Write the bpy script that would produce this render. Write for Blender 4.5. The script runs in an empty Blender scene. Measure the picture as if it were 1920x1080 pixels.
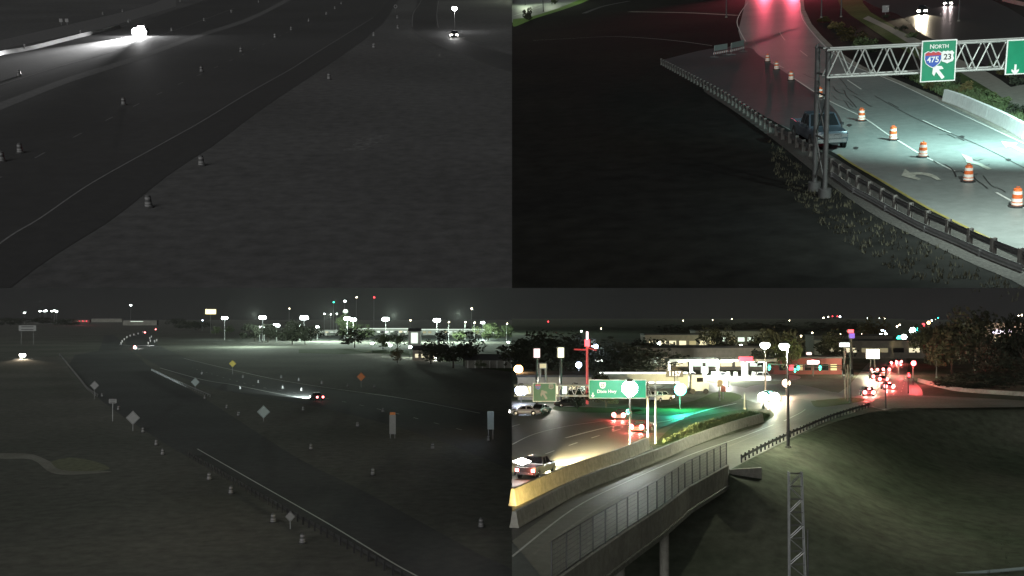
import bpy, bmesh, math, random
from mathutils import Vector, Matrix, Euler
random.seed(7)
S = bpy.context.scene
COL = S.collection
PI = math.pi
F_PX = 2000.0
# ------------------------------------------------------------------ camera
PITCH = math.atan(50 / F_PX)
CAMP = Vector((0, 0, 22))
cd = bpy.data.cameras.new('camera'); cam = bpy.data.objects.new('camera', cd); COL.objects.link(cam)
cam.location = CAMP; cam.rotation_euler = (PI / 2 + PITCH, 0, 0)
cd.sensor_width = 36; cd.lens = 36 * F_PX / 1920; cd.clip_start = 0.5; cd.clip_end = 20000
S.camera = cam
# ------------------------------------------------------------------ world
W = bpy.data.worlds.new('World'); S.world = W; W.use_nodes = True
nt = W.node_tree; bg = nt.nodes['Background']
tc = nt.nodes.new('ShaderNodeTexCoord'); sx = nt.nodes.new('ShaderNodeSeparateXYZ')
rp = nt.nodes.new('ShaderNodeValToRGB')
nt.links.new(tc.outputs['Generated'], sx.inputs[0]); nt.links.new(sx.outputs['Z'], rp.inputs[0])
nt.links.new(rp.outputs[0], bg.inputs[0]); bg.inputs[1].default_value = 1.0
e = rp.color_ramp.elements
e[0].position = 0.0; e[0].color = (.006, .006, .006, 1)      # city glow on the horizon
e[1].position = 0.04; e[1].color = (.002, .002, .003, 1)
# ------------------------------------------------------------------ soft night sky light (one sun lamp)
sl = bpy.data.lights.new('night_sky_light', 'SUN'); sl.energy = 1.45; sl.angle = math.radians(50); sl.color = (1, 1, .98)
so = bpy.data.objects.new('night_sky_light', sl); COL.objects.link(so)
so.rotation_euler = (math.radians(71), 0, math.radians(-24))
S.view_settings.view_transform = 'Standard'; S.view_settings.look = 'None'
S.view_settings.exposure = 0; S.view_settings.gamma = 1; S.view_settings.use_curve_mapping = False
S.render.engine = 'CYCLES'
S.cycles.use_denoising = True
S.cycles.max_bounces = 5; S.cycles.diffuse_bounces = 2; S.cycles.glossy_bounces = 3
S.cycles.transparent_max_bounces = 6; S.cycles.sample_clamp_indirect = 3
S.cycles.caustics_reflective = False; S.cycles.caustics_refractive = False

HAZE = 0.00003
S.cycles.volume_bounces = 0
# ------------------------------------------------------------------ four ground frames
R_ = Vector((1, 0, 0)); Fw = Vector((0, math.cos(PITCH), math.sin(PITCH))); Dn = Vector((0, math.sin(PITCH), -math.cos(PITCH)))
class Frame:
    def __init__(s, h, x0, y0, slope=0.0):
        c = -(-slope * (x0 - 960) + (y0 - 540)) / F_PX
        nd = (-slope * R_ + Dn + c * Fw).normalized()
        s.U = -nd; s.h = h; O = CAMP + nd * h
        Y = (Fw - Fw.dot(s.U) * s.U).normalized(); X = Y.cross(s.U)
        s.X, s.Y, s.O = X, Y, O
        s.M = Matrix(((X.x, Y.x, s.U.x, O.x), (X.y, Y.y, s.U.y, O.y), (X.z, Y.z, s.U.z, O.z), (0, 0, 0, 1)))
        s.I = s.M.inverted()
    def ray(s, px, py): return Fw + R_ * ((px - 960) / F_PX) + Dn * ((py - 540) / F_PX)
    def G(s, px, py, z=0.0):
        d = s.ray(px, py); t = -(s.h - z) / d.dot(s.U)
        p = s.I @ (CAMP + d * t); return Vector((p.x, p.y, z))
    def E(s, px, py, dist):                       # point on a sight line at a given forward distance
        d = s.ray(px, py); t = dist / d.dot(s.Y)
        return s.I @ (CAMP + d * t)
    def H(s, px, py, top):                        # height of something standing at (px,py) that reaches row top
        b = s.M @ s.G(px, py) - CAMP
        bx, by, bz = b.dot(R_), b.dot(Dn), b.dot(Fw); uy, uz = s.U.dot(Dn), s.U.dot(Fw); Y = top - 540
        return (Y * bz - F_PX * by) / (F_PX * uy - Y * uz)
    def head(s, a, b):                            # rotation that turns local +Y from a towards b (picture points)
        p, q = s.G(*a), s.G(*b); return math.atan2(-(q.x - p.x), q.y - p.y)
TL = Frame(19, 480, -90)
TR = Frame(13, 1440, -80, -0.059)
BL = Frame(22, 480, 590)
BR = Frame(15, 1440, 590)

# ------------------------------------------------------------------ materials
MATS = {}
def mat(name, col, rough=.7, metal=0, var=0.0, scale=5.0, bump=0.0, detail=6, var2=None, scale2=.05, spec=.5, coat=0):
    if name in MATS: return MATS[name]
    m = bpy.data.materials.new(name); m.use_nodes = True; n = m.node_tree.nodes; l = m.node_tree.links
    b = n['Principled BSDF']; b.inputs['Roughness'].default_value = rough; b.inputs['Metallic'].default_value = metal
    b.inputs['Base Color'].default_value = (*col, 1); b.inputs['Specular IOR Level'].default_value = spec
    b.inputs['Coat Weight'].default_value = coat
    if var or bump:
        t = n.new('ShaderNodeTexCoord'); z = n.new('ShaderNodeTexNoise'); z.inputs['Scale'].default_value = scale; z.inputs['Detail'].default_value = detail
        z.inputs['Roughness'].default_value = .65
        l.new(t.outputs['Object'], z.inputs['Vector'])
        if var:
            r = n.new('ShaderNodeMapRange'); r.inputs['From Min'].default_value = .3; r.inputs['From Max'].default_value = .7
            r.inputs['To Min'].default_value = 1 - var; r.inputs['To Max'].default_value = 1 + var
            l.new(z.outputs['Fac'], r.inputs['Value'])
            mx = n.new('ShaderNodeVectorMath'); mx.operation = 'SCALE'; mx.inputs[0].default_value = col
            l.new(r.outputs[0], mx.inputs['Scale']); out = mx.outputs[0]
            if var2:
                z2 = n.new('ShaderNodeTexNoise'); z2.inputs['Scale'].default_value = scale2; z2.inputs['Detail'].default_value = 4
                l.new(t.outputs['Object'], z2.inputs['Vector'])
                mm = n.new('ShaderNodeMix'); mm.data_type = 'RGBA'
                r2 = n.new('ShaderNodeMapRange'); r2.inputs['From Min'].default_value = .38; r2.inputs['From Max'].default_value = .62
                l.new(z2.outputs['Fac'], r2.inputs['Value']); l.new(r2.outputs[0], mm.inputs['Factor'])
                m2 = n.new('ShaderNodeVectorMath'); m2.operation = 'MULTIPLY'; m2.inputs[1].default_value = var2
                l.new(out, m2.inputs[0]); l.new(out, mm.inputs['A']); l.new(m2.outputs[0], mm.inputs['B']); out = mm.outputs['Result']
            l.new(out, b.inputs['Base Color'])
        if bump:
            bp = n.new('ShaderNodeBump'); bp.inputs['Strength'].default_value = min(1, bump); bp.inputs['Distance'].default_value = .05 * bump * 2
            l.new(z.outputs['Fac'], bp.inputs['Height']); l.new(bp.outputs[0], b.inputs['Normal'])
    MATS[name] = m; return m
def emit(name, col, st):
    if name in MATS: return MATS[name]
    m = bpy.data.materials.new(name); m.use_nodes = True; b = m.node_tree.nodes['Principled BSDF']
    b.inputs['Base Color'].default_value = (*[c * .5 for c in col], 1)
    b.inputs['Emission Color'].default_value = (*col, 1); b.inputs['Emission Strength'].default_value = st
    try: m.cycles.emission_sampling = 'NONE'
    except Exception: pass
    MATS[name] = m; return m
# monochrome camera view
g_grass = mat('pale_dry_turf', (.088, .088, .088), .95, 0, .26, .7, .16, 14, (.78, .78, .78), .02, .1)
g_road = mat('worn_asphalt_grey', (.045, .045, .045), .75, 0, .18, .6, .06, 8, (.8, .8, .8), .03)
g_dark = mat('fresh_asphalt_grey', (.033, .033, .033), .8, 0, .2, .8, .08, 8)
g_strip = mat('concrete_strip_grey', (.085, .085, .085), .85, 0, .3, 1.2, .1, 8)
g_paint = mat('faded_line_paint_grey', (.15, .15, .15), .7, 0, .3, 2.0)
g_drum = mat('drum_plastic_grey', (.09, .09, .09), .6, 0, .15, 4)
g_band = mat('drum_band_grey', (.26, .26, .26), .5, 0, .15, 4)
g_rub = mat('rubber_grey', (.05, .05, .05), .8, 0, .2, 5)
# colour views
c_grass_dark = mat('night_turf_dark', (.0095, .010, .0095), .95, 0, .45, .6, .2, 14, (1.5, 1.45, 1.3), .035, .08)  # missing light on this turf put into its near-black colour
c_grass = mat('mown_turf', (.055, .085, .028), .95, 0, .4, 1.1, .4, 9, (.75, .8, .8), .05, .1)
b_grass = mat('roadside_turf', (.135, .135, .12), .95, 0, .28, .6, .2, 14, (.74, .78, .76), .02, .1)
asph = mat('asphalt', (.13, .14, .13), .5, 0, .2, .9, .06, 9, (.78, .78, .8), .08)
asph_lit = mat('asphalt_lit_tone', (.20, .22, .21), .48, 0, .16, 1.4, .05, 9, (.8, .82, .82), .07)  # paler copy of the asphalt, lamplight put into its colour
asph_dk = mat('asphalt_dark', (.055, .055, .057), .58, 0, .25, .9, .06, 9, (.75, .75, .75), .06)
conc = mat('concrete', (.33, .32, .28), .8, 0, .25, 2.2, .12, 9, (.8, .8, .78), .2)
conc_d = mat('weathered_concrete', (.22, .22, .19), .85, 0, .3, 2.0, .12, 9, (.75, .75, .72), .15)
walk = mat('sidewalk', (.20, .20, .17), .85, 0, .2, 1.5, .08)
asph_bl = mat('unlit_asphalt', (.080, .082, .082), .85, 0, .2, .7, .05, 9, (.82, .82, .82), .03, .2)
asph_br = mat('motorway_asphalt', (.075, .072, .066), .55, 0, .2, .9, .06, 9, (.78, .78, .8), .06)
s_grass = mat('slope_turf', (.125, .133, .10), .95, 0, .36, .7, .3, 14, (.62, .74, .66), .05, .1)
gravel = mat('gravel', (.036, .035, .031), .95, 0, .55, 7, .8, 6)
white = mat('white_line_paint', (.62, .64, .6), .55, 0, .2, 3)
yellow = mat('yellow_line_paint', (.24, .21, .06), .55, 0, .25, 3)
steel = mat('galvanised_steel', (.30, .31, .31), .45, .6, .22, 3, .03)
steel_d = mat('dull_dark_steel', (.10, .10, .10), .55, .5, .25, 3, .03)
steel_w = mat('bright_truss_steel', (.46, .48, .46), .45, .3, .12, 3)
alu = mat('aluminium_sign_back', (.36, .37, .37), .5, .35, .12, 3)
green = mat('sign_green', (.0, .23, .115), .5, 0, .07, 3)
green_d = mat('sign_green_dim', (.01, .10, .06), .5, 0, .12, 3)
swhite = mat('sign_white', (.8, .82, .8), .45, 0, .04, 3)
sblue = mat('shield_blue', (.03, .09, .42), .45, 0, .05, 3)
sred = mat('shield_red', (.5, .04, .05), .45, 0, .05, 3)
black = mat('sign_black', (.01, .01, .01), .6, 0, .1, 3)
orange = mat('drum_orange', (.62, .13, .035), .42, 0, .18, 5)
oband = mat('drum_white_band', (.72, .68, .62), .35, 0, .15, 5)
rubber = mat('black_rubber', (.018, .018, .018), .75, 0, .2, 6)
dimw = mat('dull_white_panel', (.22, .225, .22), .6, 0, .12, 3)
dimc = mat('pale_cyan_panel', (.30, .37, .355), .6, 0, .1, 3)
amber = mat('orange_sign', (.60, .20, .05), .55, 0, .15, 3)
ochre = mat('yellow_sign', (.36, .30, .05), .55, 0, .15, 3)
glass = mat('dark_window_glass', (.012, .014, .016), .08, 0, .1, 2, 0, 3, None, .1, .8)
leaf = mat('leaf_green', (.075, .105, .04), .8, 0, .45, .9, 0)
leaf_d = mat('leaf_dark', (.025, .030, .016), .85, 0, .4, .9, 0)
leaf_g = mat('leaf_grey', (.06, .06, .06), .85, 0, .4, .9, 0)
leaf_y = mat('leaf_dry', (.13, .10, .035), .85, 0, .4, .9, 0)
bark = mat('bark', (.05, .04, .03), .9, 0, .3, 4, .2)
brick_w = mat('building_render', (.30, .27, .23), .85, 0, .2, .6, .05)
wall_w = mat('white_cladding', (.62, .65, .60), .7, 0, .12, .5, .03)
wall_r = mat('red_cladding', (.16, .035, .03), .7, 0, .15, .5, .03)
roof_d = mat('dark_roof', (.05, .05, .055), .8, 0, .25, .8, .06)
wood = mat('weathered_timber', (.14, .11, .08), .85, 0, .3, 5, .1)
def paint(name, c, r=.3): return mat(name, c, r, .25, .06, 2, 0, 4, None, .1, .5, .5)
p_silver = paint('silver_blue_paint', (.06, .078, .10)); p_red = paint('dark_red_paint', (.10, .015, .015))
p_dark = paint('dark_paint', (.03, .032, .036)); p_white = paint('white_paint', (.55, .56, .55)); p_grey = paint('grey_paint', (.14, .14, .15))
chrome = mat('chrome', (.55, .56, .58), .2, .9, .05, 3)
e_white = emit('lamp_cool_white', (.88, 1, .95), 30); e_warm = emit('lamp_warm_white', (1, .86, .6), 26)
e_head = emit('headlight_glow', (1, .95, .85), 40); e_blue = emit('lamp_blue_white', (.65, .75, 1), 20)
e_tail = emit('tail_lamp_red', (1, .10, .09), 5); e_tail_b = emit('brake_lamp_red', (1, .2, .2), 12)
e_green = emit('signal_green', (.05, 1, .65), 8); e_red = emit('signal_red', (1, .05, .06), 7)
e_orange = emit('lamp_orange', (1, .55, .2), 18); e_yel = emit('lit_sign_yellow', (1, .86, .4), 2.2)
e_pink = emit('lit_sign_pink', (1, .72, .74), 2.4); e_cream = emit('lit_sign_cream', (1, .97, .7), 2.4)
e_win = emit('lit_window_warm', (1, .9, .6), 1.0); e_winc = emit('lit_window_cool', (.85, 1, .85), 1.2)
e_strip = emit('tube_light_white', (.95, 1, .92), 5); e_redstrip = emit('red_neon', (1, .06, .09), 3.0)
e_gwhite = emit('lamp_white_mono', (1, 1, 1), 30); e_redl = emit('red_glow_pole', (1, .12, .12), .28)
e_dim = emit('lit_window_dim', (1, .85, .5), .22)

# ------------------------------------------------------------------ mesh builder
class MB:
    def __init__(s): s.v = []; s.f = []; s.mi = []
    def quad(s, pts, m=0):
        i = len(s.v); s.v += [tuple(p) for p in pts]; s.f.append(tuple(range(i, i + len(pts)))); s.mi.append(m); return s
    def box(s, c, d, rz=0, m=0, R=None):
        x, y, z = d[0] / 2, d[1] / 2, d[2] / 2
        R = R or Matrix.Rotation(rz, 3, 'Z'); c = Vector(c); i = len(s.v)
        for a in (-1, 1):
            for b in (-1, 1):
                for g in (-1, 1): s.v.append(tuple(c + R @ Vector((a * x, b * y, g * z))))
        for f in ((0, 1, 3, 2), (4, 6, 7, 5), (0, 4, 5, 1), (2, 3, 7, 6), (0, 2, 6, 4), (1, 5, 7, 3)):
            s.f.append(tuple(i + k for k in f)); s.mi.append(m)
        return s
    def tube(s, a, b, r, r2=None, n=8, m=0, cap=True):
        a, b = Vector(a), Vector(b); r2 = r if r2 is None else r2; d = (b - a).normalized()
        u = d.orthogonal().normalized(); w = d.cross(u); i = len(s.v)
        for k in range(n):
            t = 2 * PI * k / n; o = u * math.cos(t) + w * math.sin(t)
            s.v.append(tuple(a + o * r)); s.v.append(tuple(b + o * r2))
        for k in range(n):
            j = (k + 1) % n; s.f.append((i + 2 * k, i + 2 * j, i + 2 * j + 1, i + 2 * k + 1)); s.mi.append(m)
        if cap:
            s.f.append(tuple(i + 2 * k for k in range(n))[::-1]); s.mi.append(m)
            s.f.append(tuple(i + 2 * k + 1 for k in range(n))); s.mi.append(m)
        return s
    def lathe(s, prof, n=16, c=(0, 0, 0), m=0):
        i = len(s.v); c = Vector(c)
        for r, z in prof:
            for k in range(n):
                t = 2 * PI * k / n; s.v.append((c.x + r * math.cos(t), c.y + r * math.sin(t), c.z + z))
        for q in range(len(prof) - 1):
            for k in range(n):
                j = (k + 1) % n; s.f.append((i + q * n + k, i + q * n + j, i + (q + 1) * n + j, i + (q + 1) * n + k)); s.mi.append(m)
        s.f.append(tuple(i + k for k in range(n))[::-1]); s.mi.append(m)
        L = (len(prof) - 1) * n; s.f.append(tuple(i + L + k for k in range(n))); s.mi.append(m)
        return s
    def prism(s, pts, z0, z1, m=0, T=None):
        i = len(s.v); n = len(pts); T = T or (lambda p: p)
        for z in (z0, z1):
            for p in pts: s.v.append(tuple(T(Vector((p[0], p[1], z)))))
        s.f.append(tuple(i + k for k in range(n))[::-1]); s.mi.append(m)
        s.f.append(tuple(i + n + k for k in range(n))); s.mi.append(m)
        for k in range(n):
            j = (k + 1) % n; s.f.append((i + k, i + j, i + n + j, i + n + k)); s.mi.append(m)
        return s
    def loft(s, rings, cap=True, m=0, closed=True):
        i = len(s.v); n = len(rings[0])
        for r in rings:
            for p in r: s.v.append(tuple(p))
        for q in range(len(rings) - 1):
            for k in range(n if closed else n - 1):
                j = (k + 1) % n; s.f.append((i + q * n + k, i + q * n + j, i + (q + 1) * n + j, i + (q + 1) * n + k)); s.mi.append(m)
        if cap:
            s.f.append(tuple(i + k for k in range(n))[::-1]); s.mi.append(m)
            L = (len(rings) - 1) * n; s.f.append(tuple(i + L + k for k in range(n))); s.mi.append(m)
        return s
    def obj(s, name, m, parent=None, smooth=False):
        me = bpy.data.meshes.new(name); me.from_pydata(s.v, [], s.f)
        ms = m if isinstance(m, (list, tuple)) else [m]
        for x in ms: me.materials.append(x)
        if len(ms) > 1: me.polygons.foreach_set('material_index', s.mi)
        bm = bmesh.new(); bm.from_mesh(me); bmesh.ops.recalc_face_normals(bm, faces=bm.faces); bm.to_mesh(me); bm.free()
        if smooth:
            me.polygons.foreach_set('use_smooth', [True] * len(me.polygons))
            try: me.set_sharp_from_angle(angle=math.radians(35))
            except Exception: pass
        o = bpy.data.objects.new(name, me); COL.objects.link(o)
        if parent: o.parent = parent
        return o
def LM(p, rz=0): return Matrix.Translation(Vector(p)) @ Matrix.Rotation(rz, 4, 'Z')
def tag(o, label, cat, group=None):
    o['label'] = label; o['category'] = cat
    if group: o['group'] = group
    return o
def thing(name, label, cat, q, p, rz=0, group=None):
    o = bpy.data.objects.new(name, None); COL.objects.link(o); o.empty_display_size = .3
    o.matrix_world = q.M @ LM(p, rz); return tag(o, label, cat, group)
def single(mb, name, m, label, cat, q, p, rz=0, group=None, smooth=False):
    o = mb.obj(name, m, None, smooth); o.matrix_world = q.M @ LM(p, rz); return tag(o, label, cat, group)
def ground(mb, name, m, q):
    o = mb.obj(name, m); o.matrix_world = q.M.copy(); o['kind'] = 'structure'
    if q is not BL:                                  # each terrain ends at its own edges
        bm = bmesh.new(); bm.from_mesh(o.data); cuts = []
        a, b = q.G(960, 640), q.G(960, 900 if q is BR else 540); d = (b - a); nn = Vector((-d.y, d.x, 0)).normalized()
        if (q.M.to_3x3() @ nn).x * (-1 if q is TL else 1) > 0: nn = -nn
        cuts.append((a, nn))
        if q is not BR:
            a, b = q.G(900, 540), q.G(1900, 540); d = (b - a); nn = Vector((d.y, -d.x, 0)).normalized()
            if nn.y > 0: nn = -nn
            cuts.append((a, nn))
        for co, no in cuts:
            bmesh.ops.bisect_plane(bm, geom=bm.verts[:] + bm.edges[:] + bm.faces[:], plane_co=co - no * .001, plane_no=no, clear_outer=True)
        bm.to_mesh(o.data); bm.free()
    return o
def dup(root, q, p, rz=0, label=None, group=None, sc=1):
    def cp(o, par):
        c = o.copy(); COL.objects.link(c); c.parent = par
        for ch in o.children: cp(ch, c)
        return c
    c = root.copy(); COL.objects.link(c); c.matrix_world = q.M @ LM(p, rz) @ Matrix.Scale(sc, 4)
    for ch in root.children: cp(ch, c)
    if label: c['label'] = label
    if group: c['group'] = group
    return c
def lamp(name, q, p, watts, col, kind='POINT', aim=None, size=60, blend=.6, rad=.25, parent=None):
    l = bpy.data.lights.new(name, kind); l.energy = watts; l.color = col; l.shadow_soft_size = rad
    if kind == 'SPOT': l.spot_size = math.radians(size); l.spot_blend = blend
    o = bpy.data.objects.new(name, l); COL.objects.link(o)
    M = Matrix.Translation(Vector(p))
    if aim is not None: M = M @ (Vector(aim) - Vector(p)).to_track_quat('-Z', 'Y').to_matrix().to_4x4()
    if parent is not None: o.parent = parent; o.matrix_local = M
    else: o.matrix_world = q.M @ M
    return o
def smooth_pts(P, n=6):
    out = []
    for i in range(len(P) - 1):
        a = P[max(i - 1, 0)]; b = P[i]; c = P[i + 1]; d = P[min(i + 2, len(P) - 1)]
        for k in range(n):
            t = k / n
            out.append(.5 * ((2 * b) + (c - a) * t + (2 * a - 5 * b + 4 * c - d) * t * t + (3 * b - a - 3 * c + d) * t ** 3))
    out.append(P[-1]); return out
def px_curve(q, pts, n=6, z=0):
    return [q.G(p.x, p.y, z) for p in smooth_pts([Vector((a, b)) for a, b in pts], n)]
def sheet(q, pts, z, name, m, n=4):                 # flat outlined sheet on the ground
    P = px_curve(q, list(pts) + [pts[0]], n)[:-1] if n > 1 else [q.G(*p) for p in pts]
    mb = MB(); mb.quad([(p.x, p.y, z) for p in P]); return ground(mb, name, m, q)
def strip(q, A, B, z, name, m, n=5):                # ribbon between two edges
    a = px_curve(q, A, n); b = px_curve(q, B, n); mb = MB()
    for i in range(len(a) - 1):
        mb.quad([(a[i].x, a[i].y, z), (a[i + 1].x, a[i + 1].y, z), (b[i + 1].x, b[i + 1].y, z), (b[i].x, b[i].y, z)])
    return ground(mb, name, m, q)
def offs(P, w):
    out = []
    for i, p in enumerate(P):
        d = (P[min(i + 1, len(P) - 1)] - P[max(i - 1, 0)]); d.z = 0; d.normalize(); nrm = Vector((-d.y, d.x, 0)); out.append(p + nrm * w)
    return out
def line(q, pts, w, z, name, m, dash=None, n=6):
    P = px_curve(q, pts, n); mb = MB()
    if dash:
        Q = resample(P, .5); on, off = dash; L = 0
        Q2 = offs(Q, w / 2); Q3 = offs(Q, -w / 2)
        for i in range(len(Q) - 1):
            if (i * .5) % (on + off) < on:
                mb.quad([(Q2[i].x, Q2[i].y, z), (Q2[i + 1].x, Q2[i + 1].y, z), (Q3[i + 1].x, Q3[i + 1].y, z), (Q3[i].x, Q3[i].y, z)])
    else:
        a, b = offs(P, w / 2), offs(P, -w / 2)
        for i in range(len(P) - 1):
            mb.quad([(a[i].x, a[i].y, z), (a[i + 1].x, a[i + 1].y, z), (b[i + 1].x, b[i + 1].y, z), (b[i].x, b[i].y, z)])
    return ground(mb, name, m, q)
def resample(P, step):
    out = [P[0].copy()]; acc = 0
    for i in range(len(P) - 1):
        a, b = P[i], P[i + 1]; L = (b - a).length
        if L < 1e-6: continue
        t = step - acc
        while t <= L: out.append(a + (b - a) * (t / L)); t += step
        acc = (acc + L) % step if False else L - (t - step)
    return out
def text(s, size, m, parent, M, name='lettering', depth=.012):
    c = bpy.data.curves.new(name, 'FONT'); c.body = s; c.size = size; c.extrude = depth; c.align_x = 'CENTER'; c.align_y = 'CENTER'; c.offset = size * .018
    t = bpy.data.objects.new(name, c); COL.objects.link(t); bpy.context.view_layer.update()
    me = bpy.data.meshes.new_from_object(t.evaluated_get(bpy.context.evaluated_depsgraph_get())); bpy.data.objects.remove(t)
    me.materials.clear(); me.materials.append(m); o = bpy.data.objects.new(name, me); COL.objects.link(o); o.parent = parent; o.matrix_local = M
    return o
FACE = Matrix.Rotation(PI / 2, 4, 'X')               # lays XY drawing onto a board facing local -Y

# ------------------------------------------------------------------ reusable things
def make_drum(q, p, label, group, mono=False, rz=0):
    t = thing('traffic_drum', label, 'traffic drum', q, p, rz, group)
    a, b, r = (g_drum, g_band, g_rub) if mono else (orange, oband, rubber)
    prof = [(.285, .10), (.28, .28), (.262, .30), (.255, .47), (.245, .49), (.238, .66), (.228, .68), (.22, .84), (.21, .86), (.2, .95), (.14, .98)]
    MB().lathe(prof, 16).obj('barrel_body', a, t, True)
    for z0, z1, r0, r1 in ((.30, .47, .27, .263), (.49, .66, .253, .246), (.68, .84, .236, .228), (.14, .25, .29, .286)):
        MB().lathe([(r0, z0), (r1, z1)], 16).obj('reflective_band', b if z0 != .49 else a, t, True)
    MB().lathe([(.43, 0), (.43, .06), (.36, .10), (.29, .11)], 8).obj('rubber_base', r, t)
    h = MB(); h.box((0, 0, 1.05), (.2, .03, .03)).box((-.09, 0, 1.01), (.03, .03, .08)).box((.09, 0, 1.01), (.03, .03, .08)); h.obj('handle', a, t)
    return t
DR = {}
def drum(q, px, py, label, group, mono=False, sc=1.0):
    k = mono
    if k not in DR: DR[k] = make_drum(q, q.G(px, py), label, group, mono, random.random() * 6); return DR[k]
    return dup(DR[k], q, q.G(px, py), random.random() * 6, label, group, sc)

def make_wheel(t, x, y, r=.34, w=.23):
    wh = MB(); side = 1 if x > 0 else -1
    wh.tube((x - w / 2, y, r), (x + w / 2, y, r), r, n=16); o = wh.obj('wheel', rubber, t, True)
    MB().tube((x + side * (w / 2 - .02), y, r), (x + side * (w / 2 + .012), y, r), r * .62, r * .55, n=10).obj('rim', chrome, o, True)
def ring(y, zb, zt, w, ins=.05):
    h = [(w * .86, zb), (w * .97, zb + .1), (w, zb + (zt - zb) * .45), (w * .985, zt - .12), (w * .90, zt - .02), (w * .5, zt + .015)]
    return [Vector((x, y, z)) for x, z in h] + [Vector((-x, y, z)) for x, z in h[::-1]]
def make_vehicle(kind, q, p, rz, label, cat, pm, lights='', group=None, watts=0, headcol=(1, .95, .85), beam=None, spot_deg=34):
    t = thing({'sedan': 'parked_car', 'suv': 'sport_utility_vehicle', 'pickup': 'pickup_truck', 'van': 'van'}[kind] if kind != 'sedan' else 'sedan_car', label, cat, q, p, rz, group)
    if kind == 'sedan': L, Wd, zb, belt, roof, hood = 4.6, .91, .22, .92, 1.42, .86
    elif kind == 'suv': L, Wd, zb, belt, roof, hood = 4.7, .95, .28, 1.08, 1.75, 1.02
    elif kind == 'van': L, Wd, zb, belt, roof, hood = 5.2, 1.0, .28, 1.2, 2.1, 1.1
    else: L, Wd, zb, belt, roof, hood = 5.8, 1.0, .38, 1.18, 1.88, 1.14
    h = L / 2
    if kind == 'pickup':
        st = [(h, zb + .18, hood - .22, Wd * .86), (h - .1, zb + .02, hood - .06, Wd * .95), (h - .9, zb, hood, Wd), (h - 1.45, zb, hood + .03, Wd), (h - 1.5, zb, belt, Wd), (-.75, zb, belt, Wd)]
        MB().loft([ring(*s) for s in st]).obj('body', pm, t, True)
        b = MB(); b.box((0, -.75 - (h - .75) / 2, zb + .25), (Wd * 1.8, h - .75, .3)); b.box((-Wd + .06, -.75 - (h - .75) / 2, .8), (.12, h - .77, .72)); b.box((Wd - .06, -.75 - (h - .75) / 2, .8), (.12, h - .77, .72))
        b.box((0, -.80, .85), (Wd * 1.74, .08, .62)); b.obj('cargo_bed', pm, t)
        MB().box((0, -h + .06, .83), (Wd * 1.75, .09, .62)).obj('tailgate', pm, t)
        cy = [(h - 1.5, belt), (h - 2.15, roof), (-.45, roof), (-.72, belt)]
    else:
        st = [(h, zb + .2, hood - .25, Wd * .78), (h - .15, zb + .03, hood - .1, Wd * .92), (h - .8, zb, hood, Wd), (h - 1.2, zb, belt - .03, Wd), (0, zb, belt, Wd), (-h + .8, zb, belt, Wd), (-h + .12, zb + .03, belt - .06, Wd * .93), (-h, zb + .2, belt - .2, Wd * .82)]
        MB().loft([ring(*s) for s in st]).obj('body', pm, t, True)
        if kind == 'sedan': cy = [(h - 1.25, belt - .02), (h - 1.95, roof), (-h + 1.55, roof), (-h + .75, belt - .02)]
        elif kind == 'suv': cy = [(h - 1.2, belt - .02), (h - 1.85, roof), (-h + .55, roof), (-h + .2, belt - .02)]
        else: cy = [(h - .75, belt - .02), (h - 1.4, roof), (-h + .25, roof), (-h + .1, belt - .02)]
    wr = Wd * .76; wb = Wd * .93
    c = MB(); rings = []
    for (y, z), w in zip(cy, (wb, wr, wr, wb)):
        rings.append([Vector((w, y, z if z < roof else roof - .04)), Vector((w * .8, y, z)), Vector((-w * .8, y, z)), Vector((-w, y, z if z < roof else roof - .04)), Vector((-wb, y, belt - .08)), Vector((wb, y, belt - .08))])
    c.loft(rings).obj('cabin', pm, t, True)
    def pane(name, pts, off):
        n = (Vector(pts[1]) - Vector(pts[0])).cross(Vector(pts[2]) - Vector(pts[0])).normalized()
        if n.dot(Vector(off)) < 0: n = -n
        cc = sum((Vector(x) for x in pts), Vector()) / len(pts)
        a = [cc + (Vector(x) - cc) * .88 + n * .012 for x in pts]; bq = [x - n * .03 for x in a]
        MB().loft([bq, a]).obj(name, glass, t)
    (y0, z0), (y1, z1), (y2, z2), (y3, z3) = cy
    pane('windshield', [(wb, y0, z0), (wr, y1, z1), (-wr, y1, z1), (-wb, y0, z0)], (0, 1, .5))
    pane('rear_window', [(wb, y3, z3), (wr, y2, z2), (-wr, y2, z2), (-wb, y3, z3)], (0, -1, .5))
    ym = (y1 + y2) / 2
    for sd in (1, -1):
        pane('side_window', [(sd * wb, y0 - .15, z0 + .03), (sd * wr, y1 - .05, z1 - .06), (sd * wr, ym + .04, z1 - .06), (sd * wb, ym + .04, z0 + .03)], (sd, 0, 0))
        pane('side_window', [(sd * wb, ym - .04, z0 + .03), (sd * wr, ym - .04, z1 - .06), (sd * wr, y2 + .05, z1 - .06), (sd * wb, y3 + .15, z0 + .03)], (sd, 0, 0))
        MB().box((sd * (Wd + .08), y0 - .35, belt + .08), (.2, .12, .16)).obj('mirror', p_dark, t)
        rr = .40 if kind == 'pickup' else .34
        for yy in (h - .95, -h + 1.05):
            MB().tube((sd * (Wd - .06), yy, rr + .02), (sd * (Wd + .006), yy, rr + .02), rr * 1.16, n=18).obj('wheel_arch', rubber, t)
            make_wheel(t, sd * (Wd - .09), yy, rr)
    MB().box((0, h - .02, hood - .33), (Wd * 1.0, .06, .2)).obj('grille', [chrome if kind == 'pickup' else p_dark][0], t)
    MB().box((0, h + .02, zb + .2), (Wd * 1.62, .16, .2)).obj('front_bumper', chrome if kind == 'pickup' else pm, t)
    MB().box((0, -h - .02, zb + .22), (Wd * 1.62, .14, .2)).obj('rear_bumper', chrome if kind == 'pickup' else pm, t)
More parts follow.
